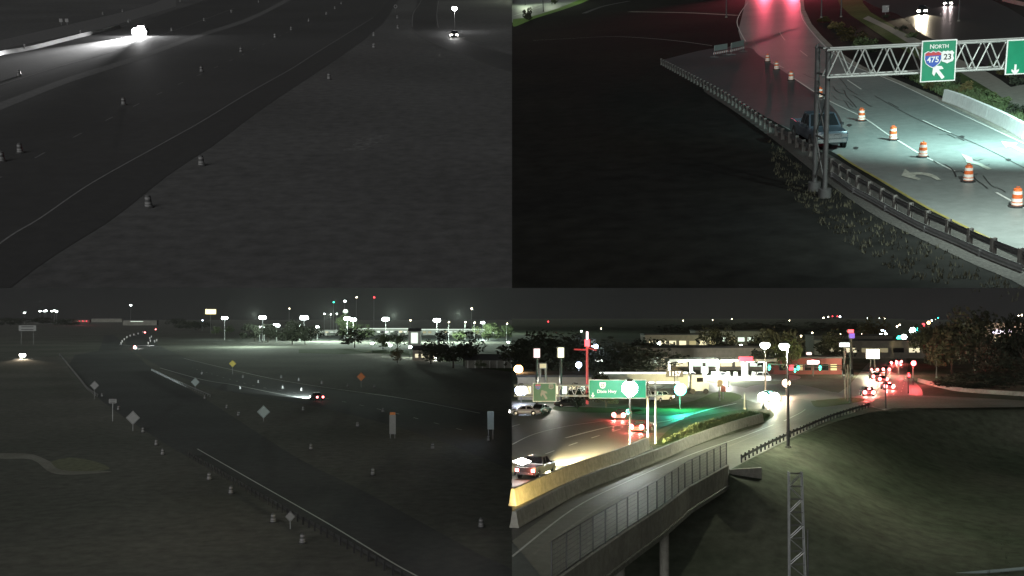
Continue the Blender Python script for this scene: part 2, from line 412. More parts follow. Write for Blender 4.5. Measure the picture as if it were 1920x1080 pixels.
    if kind == 'pickup':
        for k in range(3): MB().box((0, h + .03, hood - .42 + k * .12), (Wd * 1.15, .04, .035)).obj('grille_bar', chrome, t)
    hs = 1.6 if 'H' in lights else 1
    for sd in (1, -1):
        MB().box((sd * Wd * .70, h - .05, hood - .30), (.36 * hs, .14, .19 * hs)).obj('headlight', e_head if 'H' in lights or 'h' in lights else chrome, t)
        tl = {'T': e_tail, 'B': e_tail_b}.get(next((c for c in lights if c in 'TB'), ''), wall_r)
        MB().box((sd * Wd * .78, -h + .04, belt - .30), (.34, .16, .26)).obj('tail_light', tl, t)
        if watts and 'H' in lights:
            a = beam or (sd * 1.2, h + 22, -.3)
            lamp('headlight_beam', q, (sd * Wd * .66, h + .8, hood - .3), watts, headcol, 'SPOT', a, spot_deg, .8, .08, t)
        if watts and 'H' not in lights and ('T' in lights or 'B' in lights):
            lamp('tail_glow', q, (sd * Wd * .7, -h - .25, belt - .4), watts, (1, .12, .1), 'POINT', None, 60, .5, .1, t)
    return t
CARS = {}

def street_lamp(q, px, py, top, label, cat='street lamp', col=(.85, 1, .93), em=None, watts=0, arm=2.0, adir=1, group=None, pole_m=None, headr=.55, r=.13, name='street_lamp', pt=True):
    b = q.G(px, py); hh = q.H(px, py, top); pole_m = pole_m or steel_d
    t = thing(name, label, cat, q, b, 0, group)
    MB().tube((0, 0, 0), (0, 0, hh), r * 1.2, r * .7, 8).obj('pole', pole_m, t, True)
    MB().tube((0, 0, 0), (0, 0, .25), r * 2.2, r * 2.0, 8).obj('base', conc_d, t)
    if arm: MB().tube((0, 0, hh - .3), (adir * arm, 0, hh), r * .5, r * .45, 6).obj('arm', pole_m, t)
    x = adir * arm
    m = MB().lathe([(headr * .7, .0), (headr * .6, headr * .35), (headr * .2, headr * .5)], 12, (x, 0, hh + headr * .3)); m.obj('lamp_housing', pole_m, t)
    MB().lathe([(headr * .3, -headr * .85), (headr * .85, -headr * .45), (headr, 0), (headr * .7, headr * .32)], 12, (x, 0, hh)).obj('lamp_lens', em or e_white, t, True)
    if watts: lamp('lamp_light', q, (x, 0, hh - headr * .8), watts, col, 'POINT', None, 60, .5, headr * .5, t)
    return t
def mast(q, px, py, top, label, group, em=None, watts=0, col=(.8, 1, .9), ringr=1.5, n=6, size=.55, dist=None):
    if dist: p = q.E(px, py, dist); p.z = 0; hh = q.E(px, top, dist).z
    else: p = q.G(px, py); hh = q.H(px, py, top)
    t = thing('high_mast_light', label, 'light mast', q, p, 0, group)
    MB().tube((0, 0, 0), (0, 0, hh), .4, .16, 8).obj('mast_pole', steel, t)
    m = MB()
    for k in range(12):
        a, b = 2 * PI * k / 12, 2 * PI * (k + 1) / 12
        m.tube((ringr * math.cos(a), ringr * math.sin(a), hh), (ringr * math.cos(b), ringr * math.sin(b), hh), .08, n=5)
    m.tube((-ringr, 0, hh), (ringr, 0, hh), .06, n=5).tube((0, -ringr, hh), (0, ringr, hh), .06, n=5)
    m.obj('lamp_ring', steel, t)
    for k in range(n):
        a = 2 * PI * k / n + .3
        MB().lathe([(size * .5, -size * .9), (size, -size * .4), (size * .6, size * .5)], 10, (ringr * math.cos(a), ringr * math.sin(a), hh - .25)).obj('floodlight', em or e_white, t, True)
    if watts: lamp('mast_light', q, (0, 0, hh - 1.2), watts, col, 'POINT', None, 60, .5, 1.0, t)
    return t
CROWNS = {}
def crown_mesh(seed, kind):
    k = (seed, kind)
    if k in CROWNS: return CROWNS[k]
    rnd = random.Random(seed * 31 + len(kind)); mb = MB()
    lobes = []
    for i in range(16 if kind == 'tree' else 9):
        a = rnd.random() * 2 * PI; rr = rnd.random() ** .6 * .72; z = rnd.uniform(.12, .95) if kind == 'tree' else rnd.uniform(.1, .75)
        rr *= math.sqrt(max(.1, 1 - (abs(z - .45) / .62) ** 2)); lobes.append((Vector((rr * math.cos(a), rr * math.sin(a), z)), rnd.uniform(.16, .32)))
    n = 1500 if kind == 'tree' else 700; sz = .05 if kind == 'tree' else .075
    for i in range(n):
        c, r = rnd.choice(lobes); d = Vector((rnd.gauss(0, 1), rnd.gauss(0, 1), rnd.gauss(0, 1))).normalized() * r * rnd.uniform(.55, 1.15)
        p = c + d; p.z = max(p.z, .02); u = Vector((rnd.gauss(0, 1), rnd.gauss(0, 1), rnd.gauss(0, 1))).normalized(); v = u.orthogonal().normalized(); s_ = sz * rnd.uniform(.6, 1.5)
        mb.quad([p + u * s_, p + v * s_ * .6, p - u * s_, p - v * s_ * .6])
    me = bpy.data.meshes.new('crown'); me.from_pydata(mb.v, [], mb.f); CROWNS[k] = me; return me
LM_CACHE = {}
def crown(seed, kind, m, parent, loc, sc):
    k = (seed, kind, m.name)
    if k not in LM_CACHE:
        me = crown_mesh(seed, kind).copy(); me.materials.append(m); LM_CACHE[k] = me
    o = bpy.data.objects.new('crown' if kind == 'tree' else 'foliage', LM_CACHE[k]); COL.objects.link(o); o.parent = parent
    o.location = loc; o.scale = sc; o.rotation_euler = (0, 0, random.random() * 6); return o
def tree(q, p, h, w, label, m=None, group=None, seed=None, cat='tree', name='broadleaf_tree'):
    t = thing(name, label, cat, q, p, 0, group); seed = seed if seed is not None else random.randrange(4)
    b = MB(); b.tube((0, 0, 0), (0, 0, h * .45), h * .03, h * .018, 7)
    for k in range(5):
        a = k * 1.3; b.tube((0, 0, h * (.25 + .03 * k)), (math.cos(a) * w * .3, math.sin(a) * w * .3, h * (.55 + .05 * k)), h * .012, h * .004, 5)
    b.obj('trunk', bark, t, True)
    crown(seed, 'tree', m or leaf_d, t, (0, 0, h * .18), (w * .62, w * .62, h * .82)); return t
def bush(q, p, h, w, label, m=None, group=None, cat='bush', name='leafy_bush'):
    t = thing(name, label, cat, q, p, 0, group); b = MB()
    for k in range(5):
        a = k * 1.26; b.tube((0, 0, 0), (math.cos(a) * w * .25, math.sin(a) * w * .25, h * .6), .03, .012, 4)
    b.obj('stem', bark, t); crown(random.randrange(4), 'bush', m or leaf, t, (0, 0, 0), (w * .62, w * .62, h)); return t
def grass_stuff(q, poly, n, h, m, name='tall_grass', seed=1, wid=.05):
    rnd = random.Random(seed); P = [q.G(*p) for p in poly]; xs = [p.x for p in P]; ys = [p.y for p in P]; mb = MB(); c = 0; tries = 0
    def inside(x, y):
        r = False; j = len(P) - 1
        for i in range(len(P)):
            if (P[i].y > y) != (P[j].y > y) and x < (P[j].x - P[i].x) * (y - P[i].y) / (P[j].y - P[i].y) + P[i].x: r = not r
            j = i
        return r
    while c < n and tries < n * 20:
        tries += 1; x = rnd.uniform(min(xs), max(xs)); y = rnd.uniform(min(ys), max(ys))
        if not inside(x, y): continue
        c += 1
        for k in range(4):
            a = rnd.random() * 2 * PI; hh = h * rnd.uniform(.4, 1.2); lx, ly = math.cos(a) * hh * .45, math.sin(a) * hh * .45; wx, wy = -math.sin(a) * wid, math.cos(a) * wid
            ox, oy = x + rnd.uniform(-.15, .15), y + rnd.uniform(-.15, .15)
            mb.v += [(ox - wx, oy - wy, 0), (ox + wx, oy + wy, 0), (ox + lx, oy + ly, hh)]; i = len(mb.v) - 3; mb.f.append((i, i + 1, i + 2)); mb.mi.append(0)
    o = mb.obj(name, m); o.matrix_world = q.M.copy(); o['kind'] = 'stuff'; tag(o, 'uneven tufts of rough grass and weeds on the verge', 'grass'); return o
def guardrail(q, pts, label, zc=.58, step=1.9, post_h=.78, side=-.12, rail_m=None, post_m=None, double=False, n=6, postw=.15):
    P = resample(px_curve(q, pts, n), .475); o0 = P[0].copy()
    t = thing('guardrail', label, 'guardrail', q, o0)
    def rail(z):
        prof = [(.0, -.155), (.07, -.12), (.07, -.06), (.0, -.02), (.0, .02), (.07, .06), (.07, .12), (.0, .155), (-.015, .155), (.045, .11), (.045, .07), (-.015, .02), (-.015, -.02), (.045, -.07), (.045, -.11), (-.015, -.155)]
        mb = MB(); rings = []
        for i, p in enumerate(P[::2]):
            j = i * 2; d = (P[min(j + 1, len(P) - 1)] - P[max(j - 1, 0)]).normalized(); nn = Vector((-d.y, d.x, 0))
            rings.append([p - o0 + nn * a + Vector((0, 0, z + b)) for a, b in prof])
        mb.loft(rings).obj('rail_beam', rail_m or steel, t)
    rail(zc)
    if double: rail(zc - .42)
    st = int(round(step / .475)); pm = None
    for i in range(0, len(P), st):
        d = (P[min(i + 1, len(P) - 1)] - P[max(i - 1, 0)]).normalized(); nn = Vector((-d.y, d.x, 0)); c = P[i] - o0 + nn * side
        if pm is None:
            m = MB(); m.box((0, 0, post_h / 2), (.03, postw, post_h)); m.box((0, postw / 2, post_h / 2), (postw, .02, post_h)); m.box((0, -postw / 2, post_h / 2), (postw, .02, post_h)); o = m.obj('post', post_m or steel, t); pm = o
        else: o = pm.copy(); COL.objects.link(o); o.parent = t
        o.location = c; o.rotation_euler = (random.uniform(-.03, .03), random.uniform(-.03, .03), math.atan2(d.y, d.x))
    return t
def barrier(q, pts, label, h=.85, wb=.6, wt=.2, m=None, n=5, seg=None, name='concrete_barrier', z=0):
    P = resample(px_curve(q, pts, n), .75); o0 = P[0].copy(); t = thing(name, label, 'barrier', q, o0 + Vector((0, 0, z)))
    per = seg or 8; i = 0
    prof = [(wb / 2, 0), (wb / 2, .08), (wb / 2 * .75 + wt * .1, .26), (wt / 2, h), (-wt / 2, h), (-wb / 2 * .75 - wt * .1, .26), (-wb / 2, .08), (-wb / 2, 0)]
    while i < len(P) - 1:
        j = min(i + per, len(P) - 1); rings = []
        for k in range(i, j + 1):
            d = (P[min(k + 1, len(P) - 1)] - P[max(k - 1, 0)]).normalized(); nn = Vector((-d.y, d.x, 0)); c = P[k] - o0
            if k == i: c = c + d * .02
            if k == j: c = c - d * .02
            rings.append([c + nn * a + Vector((0, 0, b)) for a, b in prof])
        MB().loft(rings).obj('barrier_segment', m or conc, t); i = j
    return t
def diamond_sign(q, px, py, top, label, m, s=1.2, rz=0, group=None, ph=None):
    hh = q.H(px, py, top); t = thing('diamond_sign', label, 'sign', q, q.G(px, py), rz, group)
    MB().box((0, .04, hh / 2), (.07, .05, hh)).obj('post', steel, t); k = s / 2 * 1.414
    cz = hh - k; T = lambda p: Vector((p.x, p.z, p.y + cz))
    MB().prism([(0, -k), (k, 0), (0, k), (-k, 0)], -.02, .0, T=T).obj('panel', m, t)
    MB().prism([(0, -k * .9), (k * .9, 0), (0, k * .9), (-k * .9, 0), (-k * .86, 0), (0, k * .86), (k * .86, 0), (0, -k * .86), (-k * .86, 0), (-k * .9, 0)], -.026, -.02, T=T).obj('border', black, t)
    return t
def panel_sign(q, px, py, top, w, hgt, label, m, posts=2, rz=0, top_m=None, name='panel_sign', group=None, cat='sign', bars=0):
    hh = q.H(px, py, top); t = thing(name, label, cat, q, q.G(px, py), rz, group)
    xs = (0,) if posts == 1 else (-w * .35, w * .35)
    for x in xs: MB().box((x, .05, hh / 2), (.09, .06, hh)).obj('post', steel, t)
    MB().box((0, 0, hh - hgt / 2), (w, .04, hgt)).obj('panel', m, t)
    if top_m: MB().box((0, -.01, hh + .25), (w * .85, .04, .45)).obj('top_plaque', top_m, t)
    for k in range(bars): MB().box((0, -.025, hh - hgt * (.25 + .5 * k / max(1, bars - 1))), (w * .7, .012, hgt * .12)).obj('legend_bar', black, t)
    return t
def lattice(mb, A, B, w, h, bays, r=.05, rc=.08):
    """box truss from A to B (vectors), w across, h tall"""
    d = (B - A); L = d.length; d = d / L; up = Vector((0, 0, 1)); s = d.cross(up).normalized()
    if abs(d.z) > .9: s = Vector((1, 0, 0)); up = Vector((0, 1, 0))
    for a in (-1, 1):
        for b in (-1, 1): mb.tube(A + s * a * w / 2 + up * b * h / 2, B + s * a * w / 2 + up * b * h / 2, rc, n=8)
    for i in range(bays):
        p, n_ = A + d * L * i / bays, A + d * L * (i + 1) / bays; mid = (p + n_) / 2
        for a in (-1, 1):
            mb.tube(p + s * a * w / 2 - up * h / 2, mid + s * a * w / 2 + up * h / 2, r, n=5).tube(mid + s * a * w / 2 + up * h / 2, n_ + s * a * w / 2 - up * h / 2, r, n=5)
        for b in (-1, 1): mb.tube(p + s * w / 2 + up * b * h / 2, n_ - s * w / 2 + up * b * h / 2, r, n=5)
    return mb
def windows(t, rows, cols, w, h, z0, y, ms, ww, wh, wall_m=None, x0=0, skip=0.0, deep=.1):
    for r in range(rows):
        for c in range(cols):
            if random.random() < skip: continue
            x = x0 - w / 2 + w * (c + .5) / cols; z = z0 + h * (r + .5) / rows
            f = MB().box((x, y, z), (ww + .16, deep, wh + .16)).obj('window', steel_d, t)
            MB().box((x, y - deep / 2 - .004, z), (ww, .02, wh)).obj('pane', random.choice(ms), f)
def building(q, p, rz, w, d, h, label, wm, rm=None, cat='building', name='building', group=None, gable=0):
    t = thing(name, label, cat, q, p, rz, group)
    MB().box((0, d / 2, h / 2), (w, d, h)).obj('wall', wm, t)
    if gable:
        m = MB(); m.loft([[Vector((-w / 2 - .4, -.5, h)), Vector((-w / 2 - .4, d / 2, h + gable)), Vector((-w / 2 - .4, d + .5, h))], [Vector((w / 2 + .4, -.5, h)), Vector((w / 2 + .4, d / 2, h + gable)), Vector((w / 2 + .4, d + .5, h))]]).obj('roof', rm or roof_d, t)
    else: MB().box((0, d / 2, h + .2), (w + .5, d + .5, .4)).obj('roof', rm or roof_d, t)
    return t
# ================================================================== TERRAIN
def wedge(q, x0, x1, name, m, far=-45):
    d = q.G((x0 + x1) / 2, far).y
    f = [q.G(x0, 540), q.G(x1, 540)]; t = [q.G(x0, far), q.G(x1, far)]; b = [q.E(x0, far + 70, t[0].y), q.E(x1, far + 70, t[1].y)]
    mb = MB(); mb.quad([f[0], f[1], t[1], t[0]]).quad([f[0], b[0], b[1], f[1]]).quad([t[0], t[1], b[1], b[0]]).quad([f[0], t[0], b[0]]).quad([f[1], b[1], t[1]])
    return ground(mb, name, m, q)
wedge(TL, -160, 960, 'hillside_turf', g_grass)
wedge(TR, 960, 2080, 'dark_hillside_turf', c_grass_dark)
mb = MB(); mb.quad([(-6000, -60, 0), (6000, -60, 0), (6000, 4500, 0), (-6000, 4500, 0)]); ground(mb, 'ground', b_grass, BL)
mb = MB(); mb.quad([(0, 30, .02), (900, 30, .02), (900, 1500, .02), (0, 1500, .02)]); ground(mb, 'lower_turf', s_grass, BL)
# raised ground of the lower right view, with the bridge deck in front of it
edgeR = [(1360, 888), (1392, 872), (1425, 854), (1460, 836), (1500, 818), (1560, 793), (1632, 773), (1740, 763), (1900, 760), (2200, 762)]
EP = [BR.G(*p) for p in edgeR]
far_r = BR.G(2150, 640)
poly = [BR.G(960, 888)] + EP + [Vector((far_r.x * 4, 3900, 0)), Vector((0, 3900, 0))]
mb = MB(); mb.prism([(p.x, p.y) for p in poly], -7, 0); ground(mb, 'embankment', s_grass, BR)
lf = BR.G(960, 888); c0 = EP[0]
sm = smooth_pts([Vector((p.x, p.y)) for p in EP], 8); path = []
for p_, zt_ in ((lf, -1.25), (lf.lerp(c0, .5), -1.25), (lf.lerp(c0, .97), -1.25)): path.append((Vector((p_.x, p_.y)), Vector((0, -1)), zt_))
d0 = (sm[1] - sm[0]).normalized(); a1 = math.atan2(-d0.x, d0.y)
for k in range(7):
    a_ = -PI / 2 + (a1 + PI / 2) * k / 6; path.append((Vector((c0.x, c0.y)), Vector((math.cos(a_), math.sin(a_))), -1.25 + 1.24 * min(1, k / 3)))
for i in range(1, len(sm)):
    d = (sm[min(i + 3, len(sm) - 1)] - sm[max(i - 3, 0)]).normalized(); path.append((sm[i], Vector((d.y, -d.x)), -.01))
offs_ = [(0, 0), (3, .12), (7, .38), (12, .70), (17, .90), (23, .985), (30, 1.003)]
rows = [[(p.x + nn.x * o_, p.y + nn.y * o_, zt_ + (-7.0 - zt_) * f_) for o_, f_ in offs_] for p, nn, zt_ in path]
mb = MB(); mb.loft([[Vector(v_) for v_ in r_] for r_ in rows], cap=False, closed=False)
o = mb.obj('grass_slope', s_grass, None, False); o.data.polygons.foreach_set('use_smooth', [True] * len(o.data.polygons)); o.matrix_world = BR.M.copy(); o['kind'] = 'structure'
deckR = [(1030, 1118), (1100, 1066), (1172, 1015), (1235, 972), (1285, 932), (1335, 903), (1360, 888)]
DP = [BR.G(*p) for p in deckR]
mb = MB(); mb.prism([(p.x, p.y) for p in [BR.G(960, 1118)] + DP + [BR.G(960, 888)]], -1.2, -.005)
br_ = thing('road_bridge', 'concrete road bridge on round columns in the bottom foreground of the lower right view', 'bridge', BR, DP[0])
def in_thing(mb, name, m, t, q=BR, smooth=False):
    o = mb.obj(name, m, None, smooth); o.parent = t; o.matrix_local = t.matrix_world.inverted() @ q.M; return o
in_thing(mb, 'deck', asph, br_)
for (cx, cy) in ((1178, 1040), (1260, 986), (1122, 1078)):
    p = BR.G(cx, cy, -.95); p = p + Vector((-.55, .25, 0))
    in_thing(MB().tube((p.x, p.y, -7), (p.x, p.y, -1.15), .36, n=20), 'column', conc, br_, BR, True)
# parapet outside face + rail
m2 = MB(); rings = []
for i, p in enumerate(DP):
    a = DP[max(i - 1, 0)]; b = DP[min(i + 1, len(DP) - 1)]; d = (b - a).normalized(); nn = Vector((d.y, -d.x, 0))
    rings.append([p + nn * .02 + Vector((0, 0, -.95)), p + nn * .34 + Vector((0, 0, -.95)), p + nn * .34 + Vector((0, 0, .82)), p + nn * .02 + Vector((0, 0, .82))])
m2.loft(rings); in_thing(m2, 'parapet', mat('parapet_concrete', (.38, .37, .32), .85, 0, .25, 1.6, .1, 9, (.7, .7, .68), .15), br_)
m2 = MB()
m2.loft([[r[0] + Vector((0, 0, -.32)), r[1] + (r[1] - r[0]).normalized() * .2 + Vector((0, 0, -.32)), r[1] + (r[1] - r[0]).normalized() * .2 + Vector((0, 0, -.01)), r[0] + Vector((0, 0, -.01))] for r in rings])
in_thing(m2, 'ledge', conc_d, br_)
# wing wall at the end of the bridge
w0, w1 = BR.G(1362, 886), BR.G(1384, 880)
m2 = MB(); m2.prism([(w0.x + .3, w0.y - .3), (w0.x + 3.6, w0.y + 1.0), (w0.x + 3.6, w0.y + 1.5), (w0.x + .3, w0.y + .2)], -3.4, .3); in_thing(m2, 'wing_wall', conc, br_)
# mesh fence on the parapet
FPts = resample([p + Vector((.12, 0, 0)) for p in DP], .5)
fn = thing('mesh_fence', 'tall dark wire mesh fence along the parapet of the bridge', 'fence', BR, FPts[0] + Vector((0, 0, .82)))
o0 = FPts[0]; pm = None
for i in range(0, len(FPts), 5):
    if pm is None: pm = MB().tube((0, 0, 0), (0, 0, 2.1), .045, n=6).obj('fence_post', steel_d, fn); o = pm
    else: o = pm.copy(); COL.objects.link(o); o.parent = fn
    o.location = FPts[i] - o0
m3 = MB(); m4 = MB(); m5 = MB()
for i in range(len(FPts) - 1):
    a, b = FPts[i] - o0, FPts[i + 1] - o0
    m3.tube(a + Vector((0, 0, .05)), b + Vector((0, 0, .05)), .03, n=5, cap=False); m5.tube(a + Vector((0, 0, 2.08)), b + Vector((0, 0, 2.08)), .03, n=5, cap=False)
    for k in range(7): m4.tube(a + Vector((0, 0, .24 + k * .27)), b + Vector((0, 0, .24 + k * .27)), .009, n=3, cap=False)
    for k in range(2):
        c = a.lerp(b, k / 2); m4.tube(c + Vector((0, 0, .05)), c + Vector((0, 0, 2.08)), .009, n=3, cap=False)
m3.obj('fence_rail', steel_d, fn); m5.obj('fence_rail', steel_d, fn); o = m4.obj('wire_mesh', rubber, fn); o['kind'] = 'stuff'

# ================================================================== TL : grey highway view
Z = lambda k: .012 * k
strip(TL, [(-160, 60), (0, 15), (120, -15), (300, -45)], [(-160, 700), (0, 553), (80, 490), (137, 458), (215, 410), (320, 327), (400, 272), (480, 212), (560, 160), (640, 105), (700, 58), (745, 20), (775, -45)], Z(1), 'highway', g_road) if False else None
A = [(-160, 150), (0, 104), (225, 50), (330, 18), (420, -10), (520, -42)]
mid = [(-160, 268), (0, 207), (125, 157), (250, 116), (375, 70), (480, 34), (620, -42)]
mid2 = [(-160, 246), (0, 192), (125, 146), (250, 107), (375, 63), (480, 27), (605, -42)]
Ed = [(-160, 690), (20, 540), (80, 494), (137, 457), (215, 408), (320, 325), (400, 273), (480, 212), (560, 158), (640, 105), (700, 60), (735, 22), (765, -42)]
def even(q, pts, n=24):
    P = smooth_pts([Vector((a, b)) for a, b in pts], 12); L = [0]
    for i in range(len(P) - 1): L.append(L[-1] + (P[i + 1] - P[i]).length)
    out = []; j = 0
    for k in range(n + 1):
        t = L[-1] * k / n
        while j < len(L) - 2 and L[j + 1] < t: j += 1
        u = (t - L[j]) / max(1e-6, L[j + 1] - L[j]); p = P[j].lerp(P[j + 1], min(1, max(0, u))); out.append((p.x, p.y))
    return out
def band(q, A, B, z, name, m): return strip(q, even(q, A), even(q, B), z, name, m, 1)
band(TL, A, mid2, Z(1), 'far_roadway', g_road)
band(TL, mid2, mid, Z(2), 'median_strip', g_strip)
band(TL, mid, Ed, Z(1), 'near_roadway', g_road)
band(TL, [(-160, 585), (0, 457), (75, 410), (170, 345), (300, 272), (375, 230), (462, 177), (545, 130), (600, 95), (700, 33), (762, -42)], Ed, Z(2), 'shoulder', g_dark)
line(TL, [(-160, 585), (0, 457), (75, 410), (170, 345), (300, 272), (375, 230), (462, 177), (545, 130), (600, 95), (700, 33)], .17, Z(3), 'edge_line', g_paint)
line(TL, [(0, 160), (40, 147), (120, 122), (200, 100), (310, 63), (380, 38), (440, 15)], .2, Z(3), 'lane_line', g_paint)
line(TL, [(-20, 345), (60, 300), (130, 262), (300, 175), (440, 110), (540, 60)], .16, Z(3), 'dashed_lane_line', g_paint, (3, 9))
band(TL, [(-160, 118), (0, 76), (130, 46), (260, 15), (330, -10)], [(-160, 140), (0, 94), (130, 66), (225, 44), (330, 12)], Z(1), 'lit_verge', g_strip)
rw = random.Random(9); pp = []
for k in range(14):
    a_ = 2 * PI * k / 14; pp.append((690 + 46 * math.cos(a_) * rw.uniform(.6, 1.2), 268 + 11 * math.sin(a_) * rw.uniform(.6, 1.3) - 12 * math.cos(a_)))
sheet(TL, pp, Z(1), 'bare_turf_patch', mat('bare_turf_grey', (.098, .098, .098), .95, 0, .5, 1.5, .4, 6, None, .1, .1))
# ramp at top right
band(TL, [(775, -42), (782, 0), (775, 25), (772, 52), (800, 75), (860, 100), (975, 140)], [(812, -42), (820, 10), (819, 36), (822, 50), (850, 66), (900, 85), (975, 108)], Z(1), 'exit_ramp', g_road)
line(TL, [(797, -42), (790, 0), (775, 25), (773, 50)], .2, Z(2), 'ramp_edge_line', g_paint)
line(TL, [(822, 2), (819, 30), (822, 52)], .2, Z(2), 'ramp_inner_line', g_paint)
band(TL, [(850, -42), (870, 10), (900, 50), (975, 80)], [(975, -42), (1000, 20), (1040, 60), (1040, 100)], Z(1), 'side_road', g_strip) if False else None
barrier(TL, [(-60, 120), (0, 104), (60, 93), (150, 70), (225, 52)], 'bright concrete barrier beside the far roadway in the upper left view', .8, m=g_band, n=5)
mono = [(36, 143, 'behind the left end of the median strip'), (232, 197, 'on the near roadway just below the median strip'), (378, 135, 'on the near roadway, right of the one below the median'),
 (452, 98, 'far up the near roadway below the gap in the median'), (516, 71, 'first of the row of four beside the far lane taper'), (546, 57, 'second of the row of four beside the far lane taper'), (579, 41, 'third of the row of four beside the far lane taper'),
 (628, 17, 'beyond the row of four at the top of the near roadway'), (612, 28, 'between the row of four and the top picture edge'), (383, 40, 'on the median strip up and right of the headlights'), (434, 24, 'on the median strip, next beyond the one near the headlights'),
 (38, 287, 'at the far left picture edge, the farther of a pair'), (4, 303, 'cut by the left picture edge, the nearer of a pair'),
 (279, 389, 'nearest of all, on the grass edge in the upper left view'), (378, 311, 'second nearest on the grass edge in the upper left view'), (617, 149, 'alone halfway up the grass edge'), (701, 90, 'on the grass edge, the nearer of two stacked close together'), (701, 68, 'on the grass edge, the farther of two stacked close together'),
 (322, 59, 'just right of the bright headlights'), (242, 43, 'just left of the bright headlights'), (193, 28, 'left of two on the dark verge above the headlight beam'), (230, 23, 'right of two on the dark verge above the headlight beam'),
 (745, 35, 'at the fork of the ramp, the farther of two'), (746, 54, 'at the fork of the ramp, the nearer of two'), (640, 8, 'at the very top of the near roadway'), (338, 4, 'cut by the top edge above the headlights'), (485, 5, 'cut by the top edge right of the median strip')]
for px, py, w in mono: drum(TL, px, py, 'grey banded drum ' + w, 'grey traffic drums along the unlit highway', True)
for px, py, w in ((47, 96, 'nearer the left edge'), (152, 69, 'nearer the headlights')):
    h = .9; t = thing('marker_post', 'short bright marker post on the lit barrier, the one ' + w, 'marker post', TL, TL.G(px, py)); MB().box((0, 0, .6), (.12, .05, 1.2)).obj('post', g_band, t); MB().box((0, -.03, 1.25), (.3, .04, .3)).obj('reflector', g_band, t)
for px, py, w in ((115, 47, 'left of a pair'), (126, 47, 'right of a pair')): panel_sign(TL, px, py, py - 12, .9, .9, 'small grey square road sign on the dark verge, ' + w, g_band, 1)
t = thing('ring_marker', 'small round grey sign on a thin post at the fork of the ramp', 'sign', TL, TL.G(742, 24)); MB().tube((0, 0, 0), (0, 0, 1.6), .05).obj('post', g_strip, t)
m = MB()
for k in range(12):
    a, b = 2 * PI * k / 12, 2 * PI * (k + 1) / 12; m.tube((.5 * math.cos(a), 0, 2 + .5 * math.sin(a)), (.5 * math.cos(b), 0, 2 + .5 * math.sin(b)), .1, n=6)
m.obj('ring_panel', g_band, t)
# headlight car, travelling toward lower left
hd = TL.head((300, 58), (140, 95))
v = make_vehicle('suv', TL, TL.G(268, 66), hd, 'car with blinding headlights on the far roadway of the upper left view', 'car', g_band, 'H', watts=500000, headcol=(1, 1, 1), spot_deg=24)
lamp('headlight_flood', TL, (0, 3.2, 1.2), 14000, (1, 1, 1), 'POINT', None, 60, .5, .3, v)
for sd in (-1, 1):
    MB().lathe([(.1, -.35), (.95, -.12), (.95, .12), (.1, .35)], 16).obj('headlight_glare', e_gwhite, v).matrix_local = Matrix.Translation((sd * .75, 2.65, .95)) @ Matrix.Rotation(PI / 2, 4, 'X')  # oversized glowing discs imitate the glare around the headlights
MB().box((0, 1.0, 2.0), (1.5, .14, .3)).obj('roof_lamp_bar', e_gwhite, v)
v2 = make_vehicle('sedan', TL, TL.G(852, 69), TL.head((852, 66), (842, 86)), 'small car with two lit headlights coming down the exit ramp', 'car', g_drum, 'H', watts=350, headcol=(1, 1, 1))
street_lamp(TL, 853, 60, 15, 'single round white street lamp above the exit ramp in the upper left view', em=e_gwhite, watts=3500, col=(1, 1, 1), arm=0, headr=.75, pole_m=g_strip)
0 and grass_stuff(TL, [(25, 540), (140, 460), (320, 330), (480, 218), (520, 260), (360, 420), (240, 540)], 1500, .16, g_grass, seed=3, wid=.04)

# ================================================================== TR : gantry view
roadL = [(1404, -42), (1400, 0), (1387, 25), (1381, 45), (1388, 66), (1404, 92), (1330, 96), (1245, 112), (1310, 150), (1390, 190), (1450, 228), (1510, 258), (1575, 293), (1650, 340), (1740, 393), (1830, 438), (1920, 484), (2080, 560)]
roadR = [(1495, -42), (1500, 5), (1506, 35), (1532, 68), (1562, 97), (1600, 122), (1625, 135), (1665, 150), (1700, 165), (1735, 180), (1775, 196), (1800, 208), (1830, 223), (1860, 238), (1890, 255), (1920, 272), (1980, 300), (2080, 350)]
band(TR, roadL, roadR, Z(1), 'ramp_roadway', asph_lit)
sheet(TR, [(1245, 112), (1330, 92), (1404, 90), (1425, 105), (1500, 155), (1560, 200), (1580, 240), (1560, 284), (1500, 252), (1440, 222), (1380, 186), (1300, 146)], Z(2), 'closed_lane_shade', asph_dk)  # same pavement as the ramp; its weaker light painted as darker asphalt
0 and sheet(TR, [(1000, 70), (1080, 66), (1180, 66), (1280, 76), (1345, 88), (1340, 98), (1250, 112), (1160, 100), (1060, 90), (1000, 84)], Z(1), 'old_pavement', asph_dk)
line(TR, [(1000, 76), (1060, 73), (1140, 69), (1200, 71), (1270, 77), (1335, 86)], .22, Z(3), 'faded_line', mat('old_line_paint', (.25, .25, .24), .7, 0, .4, 3))
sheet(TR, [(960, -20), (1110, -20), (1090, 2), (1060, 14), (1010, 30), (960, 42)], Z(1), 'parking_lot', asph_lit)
line(TR, [(963, 30), (978, 25), (1015, 13)], .3, Z(3), 'lot_line', white); line(TR, [(985, 12), (1010, 9), (1035, 0)], .3, Z(3), 'lot_line', white)
line(TR, [(1095, 25), (1130, 12), (1180, 2)], 1.6, Z(1), 'footpath', asph_dk)
line(TR, [(1180, 22), (1290, 24), (1385, 29)], 1.8, Z(1), 'cross_path', conc_d)
